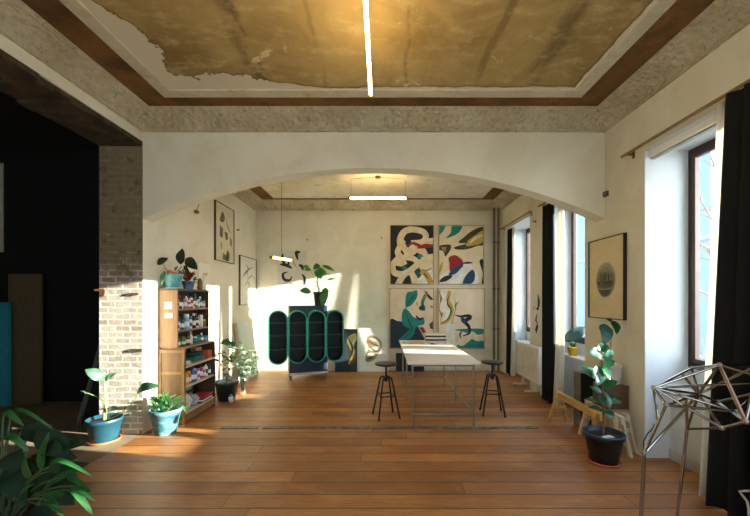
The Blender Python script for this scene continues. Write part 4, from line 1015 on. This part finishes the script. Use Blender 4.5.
# big dark plant in the left foreground
c = V((-2.12, 2.0, 0)); e = empty('large_foliage_plant', c, 'large dark leafy plant in the near left corner of the room', 'plant')
s = pot(e, c, .15, .2, .34, mat((60, 58, 54), .7, var=.15))
random.seed(5); st = []; w = MB()
for k in range(64):
    a = random.uniform(0, 2*PI); L = random.uniform(.2, .36); h = random.uniform(.05, .62)
    p = s+V((.2*math.cos(a)*random.random(), .16*math.sin(a)*random.random(), h*.85))
    q = p+V((L*math.cos(a)*.7, L*math.sin(a)*.6, L*random.uniform(-.9, .15)))
    w.leaf(p, q, random.uniform(.08, .125), (.15, -.75, .8), .12, mi=0, kind='oval', fold=.2, n=9)
    if k % 2: st.append(curve3(s+V((random.uniform(-.06,.06), random.uniform(-.06,.06), 0)), p, (random.uniform(-.03,.03), 0, 0)))
# the arching outer leaves, sunlight painted into their lighter green
for (bx, by, tx, ty, wd_, d0, d1, sag) in ((52,466,97,479,6,1.80,1.70,.3), (40,493,82,469,11,1.9,1.8,.06), (68,476,92,493,6.5,1.8,1.72,.12), (74,486,93,515,9,1.76,1.69,.34), (77,490,96,502,6,1.76,1.69,.3), (40,505,66,494,9,1.85,1.75,.15), (48,500,64,516,9,1.8,1.7,.2), (12,412,54,430,5,2.0,1.95,.3), (40,470,49,432,10,1.95,1.95,.05), (30,480,24,446,7,1.9,1.87,.1), (8,434,30,452,9,1.9,1.86,.25), (4,412,24,426,8,1.95,1.88,.2),(20,500,34,484,8,1.8,1.74,.1),(52,470,58,462,6,1.8,1.74,.1)):
    p, q = at(bx, by, d0), at(tx, ty, d1); w.leaf(p, q, wd_*d0/F, (.2, -.7, .9), sag, mi=1, kind='oval' if wd_ > 10 else 'strap', fold=.12, n=10); st.append(curve3(s, p, (-.03, 0, .05)))
w.build('foliage', [mat((18, 50, 26), .9, var=.2, vscale=14, trans=.12), L_((46, 104, 50))], e); stems(e, st, .008, mat((70, 84, 52), .6))

# ------------------------------------------------------------ trestles, heater, box under the windows
def trestle(x, y0, y1, z, label, m, dx=.11):
    e = empty('trestle', (x, (y0+y1)/2, 0), label, 'trestle', 'low wooden trestles by the right wall')
    MB().box((x-.022, y0, z-.075), (x+.022, y1, z)).build('beam', m, e, bevel=.003)
    for y in (y0+.07, y1-.07):
        for sx in (-1, 1):
            MB().beam((x+sx*.024, y, z-.01), (x+sx*dx, y+(-.05 if y < (y0+y1)/2 else .05), .004), .022, .042, up=(0,1,0)).build('leg', m, e)
        MB().box((x-.065, y-.034, z-.2), (x+.065, y-.02, z-.16)).build('tie', m, e)
trestle(2.215, 3.54, 4.46, .385, 'longest low yellow pine trestle standing nearest the rubber plant', M_PINE)
trestle(2.335, 3.40, 4.02, .40, 'pale trestle in the middle under the left side of the brown crate', M_PALEW, .085)
trestle(2.455, 3.50, 4.12, .40, 'pale trestle closest to the right wall under the brown crate', M_PALEW, .085)
e = empty('black_box', (2.45, 4.26, 0), 'black box with a grey side standing behind the yellow trestle', 'box')
MB().box((2.37, 4.19, 0), (2.54, 4.34, .665)).build('box_body', mat((20, 21, 23), .45, var=.1), e, bevel=.005)
MB().box((2.362, 4.195, .02), (2.37, 4.335, .66)).build('side_panel', mat((112, 110, 100), .5), e)
e = empty('convector_heater', (2.47, 5.95, 0), 'white panel heater on feet standing between the two back room windows', 'heater')
w = MB().box((2.44, 5.5, .2), (2.50, 6.4, .79)); w.build('heater_body', mat((228, 222, 204), .4, var=.04), e, bevel=.012)
w = MB()
for k in range(22): w.box((2.437, 5.54+.039*k, .26), (2.44, 5.552+.039*k, .74))
w.build('fins', mat((206, 200, 182), .45), e)
for y in (5.68, 6.18):
    f = MB().box((2.30, y-.02, .045), (2.53, y+.02, .07)).box((2.455, y-.02, .07), (2.485, y+.02, .2)).build('foot', mat((214, 206, 184), .5), e)
    for x in (2.32, 2.51): MB().tube([(x, y-.02, .0245), (x, y+.02, .0245)], .024, 14).build('caster', mat((150, 130, 96), .5), f)
# sockets on the window jamb with a black lead
yj = 3.452
for z, nm in ((.405, 'upper'), (.335, 'lower')):
    x = 2.65; e = empty('wall_socket', (x, yj, z), '%s of two black round sockets low on the white window jamb' % nm, 'socket', 'black sockets on the window jamb')
    MB().box((x-.038, yj-.004, z-.033), (x+.038, yj, z+.033)).build('plate', M_PVC, e)
    MB().tube([(x, yj-.004, z), (x, yj-.035, z)], .024, 16).build('plug', M_IRON, e)
tag(MB().tube([(2.65, yj-.035, .335), (2.62, yj-.06, .30), (2.57, yj-.05, .24), (2.535, yj-.045, .16), (2.535, yj-.05, .05), (2.53, yj-.08, .007), (2.46, yj-.14, .006)], .005, 8).build('power_cable', M_IRON, None, (2.6, yj, .01)), 'black cable running from the lower socket down behind the trestles', 'cable')

# ------------------------------------------------------------ chrome tube sculpture
N_ = {k: at(*v) for k, v in {
 'A': (653.6,387.6,2.0), 'B': (691.6,368.2,2.28), 'C': (719.5,365,1.88), 'E': (666,405,1.9), 'F': (698.5,394,2.12), 'G': (721.8,427.9,1.84), 'H': (745.9,421.7,1.74),
 'I': (736.5,412,1.95), 'J': (718,402,2.22), 'K': (687,429,2.3), 'L': (644,453.5,1.94), 'D': (658,424,1.92), 'M': (757,383,2.03), 'N': (757,376,1.76), 'O': (756,393,2.08), 'Q': (757,366,2.03), 'R': (682,374,2.2)}.items()}
e = empty('tube_sculpture', (N_['F'].x, N_['F'].y, 0), 'spiky chrome tube framework on thin legs in the near right corner', 'sculpture')
def rod(a, b, r=.0075, m=M_CHROME, name='strut'):
    p = N_[a] if isinstance(a, str) else V(a); q = N_[b] if isinstance(b, str) else V(b)
    MB().tube([p, q], r, 12).build(name, m, e)
M_WARM_REFLECTION = mat((196, 160, 138), .2, 1.0, var=0)  # chrome tube with its orange-brown reflection put into the metal colour
for ab in ('AB','AC','AF','AG','AI','AE','AD','AM','BF','RF','BC','CN','CF','EF','EI','EL','FL','FJ','FK','FQ','FG','GH','JH','JO','IO','IH','HN','MQ','NQ','NM','MO','KG','QC','HO'): rod(ab[0], ab[1])
rod('C', 'H', .0095, M_WARM_REFLECTION)
def leg(a, foot, r=.009):
    rod(a, foot, r, M_CHROME, 'leg'); MB().tube([V(foot), V(foot)+V((0,0,.012))], r*1.5, 12).build('foot_cap', M_IRON, e)
x = N_['L']; leg('L', (x.x-.05, x.y-.02, 0)); leg(x+V((.014,.012,.02)), (x.x-.03, x.y-.0, 0), .007)
x = N_['K']; rod('K', at(686, 396, 2.3), .008); rod(at(686, 396, 2.3), 'F', .007); leg('K', (x.x-.06, x.y+.02, 0))
x = N_['O']; leg('O', (x.x+.03, x.y-.02, 0)); x = N_['N']; leg('N', (x.x+.16, x.y-.05, 0))
for k in 'ABCEFGHIJKLMNOQ':
    MB().ball(N_[k], .0135, 12).build('joint', M_STEEL, e)
tag(MB().tube([at(768,491,2.1), at(745,491,2.1), at(739.5,491.5,2.1), at(742,495,2.1), at(747,501,2.1), at(749,510,2.1), V((at(748,510,2.1).x, 2.1, .006))], .007, 10).tube([at(768,491,2.1), V((at(768,491,2.1).x, 2.1, .006))], .007, 10).build('bent_wire_stand', mat((206, 200, 180), .4), None, (2.16, 2.1, 0)), 'bent cream metal leg at the foot of the near black curtain', 'stand')

# ------------------------------------------------------------ things in the dark side room
def sbox(name, px0, px1, z0, z1, d0, d1, rgb, label, cat, rough=.7):
    x0 = (px0-CX)*d0/F; x1 = (px1-CX)*d0/F
    return tag(MB().box((x0, d0, z0), (x1, d1, z1)).build(name, mat(rgb, rough, var=.12, stretch=(5, 5, .6)), None, ((x0+x1)/2, d0, z0), bevel=.004), label, cat)
sbox('tall_panel', 8, 41, 0, 1.92, 5.15, 5.19, (92, 78, 54), 'brown board standing upright in the dark side room', 'board')
sbox('teal_panel', -34, 8, 0, 1.5, 5.05, 5.10, (24, 132, 150), 'teal board standing at the left edge in the dark side room', 'board')
sbox('pale_panel', -28, 2.2, 2.26, 3.6, 5.27, 5.296, (176, 172, 156), 'pale sheet hanging high on the black wall at the left edge', 'panel')
a0 = V((-3.74, 4.28, 0)); u = V((.13, .20, .98)); dv = V((.1, .28, 0))
e = empty('leaning_canvas', a0+dv/2, 'narrow grey canvas edge leaning in the dark doorway beside the brick pier', 'canvas')
nr = u.cross(dv).normalized()
MB().obox(a0+u/2+dv/2, u/2, dv/2, nr*.006).build('canvas_cloth', mat((40, 42, 40), .8), e)
MB().obox(a0+u/2-nr*.012, u/2, dv.normalized()*.018, nr*.018).build('edge_bar', mat((110, 112, 106), .6), e)
MB().obox(a0+u/2+dv-nr*.012, u/2, dv.normalized()*.012, nr*.012).build('edge_bar', mat((70, 72, 68), .6), e)

# ------------------------------------------------------------ outside the windows
nb = empty('neighbour_house', (11, 13, -4), 'pale blue house wall seen through the near right window', 'house')
fp = [(9.5, 10.14), (9.5, 19), (17, 24), (16.6, 17.8)]
def prism(pts, z0, z1):
    n = len(pts); vs = [(x, y, z0) for x, y in pts]+[(x, y, z1) for x, y in pts]
    return MB().add(vs, [tuple(range(n)), tuple(range(2*n-1, n-1, -1))]+[(i, n+i, n+(i+1) % n, (i+1) % n) for i in range(n)])
prism(fp, -4, 9).build('house_wall', mat((84, 104, 114), .8, var=.08, vscale=.6), nb)
for z in (-.2, 3.3): MB().box((9.44, 10.14, z), (9.5, 19, z+.14)).build('string_course', mat((104, 126, 136), .8), nb)
g = struct(MB().box((3.3, -12, -4.2), (40, 30, -4)).build('ground_outside', mat((120, 118, 110), .9)))
random.seed(14); tw = MB(); c = V((10.5, 10.55, -4)); c = V((7.5, 7.75, -4))
e = empty('bare_tree', c, 'bare winter tree outside the near right window', 'tree')
trunk = [c, c+V((.05,0,3)), c+V((-.05,.05,6)), c+V((.1,0,9))]
MB().tube(trunk, .16, 10, r2=.05).build('trunk', mat((96, 84, 72), .9), e)
def branch(p, dvec, L, r, depth):
    q = p+dvec*L; tw.tube([p, (p+q)/2+V((random.uniform(-.05,.05)*L,)*3), q], r, 6, r2=r*.6, cap=False)
    if depth:
        for k in range(3): branch(p.lerp(q, random.uniform(.4, 1)), (dvec+V((random.uniform(-.8,.8), random.uniform(-.8,.8), random.uniform(-.3,.7)))).normalized(), L*.68, r*.6, depth-1)
for k in range(13): branch(c+V((0,0,2.5+.5*k)), V((random.uniform(-1,1), random.uniform(-1,.6), random.uniform(.1,.7))).normalized(), 1.1, .03, 3)
tw.build('branches', mat((112, 102, 92), .9), e)
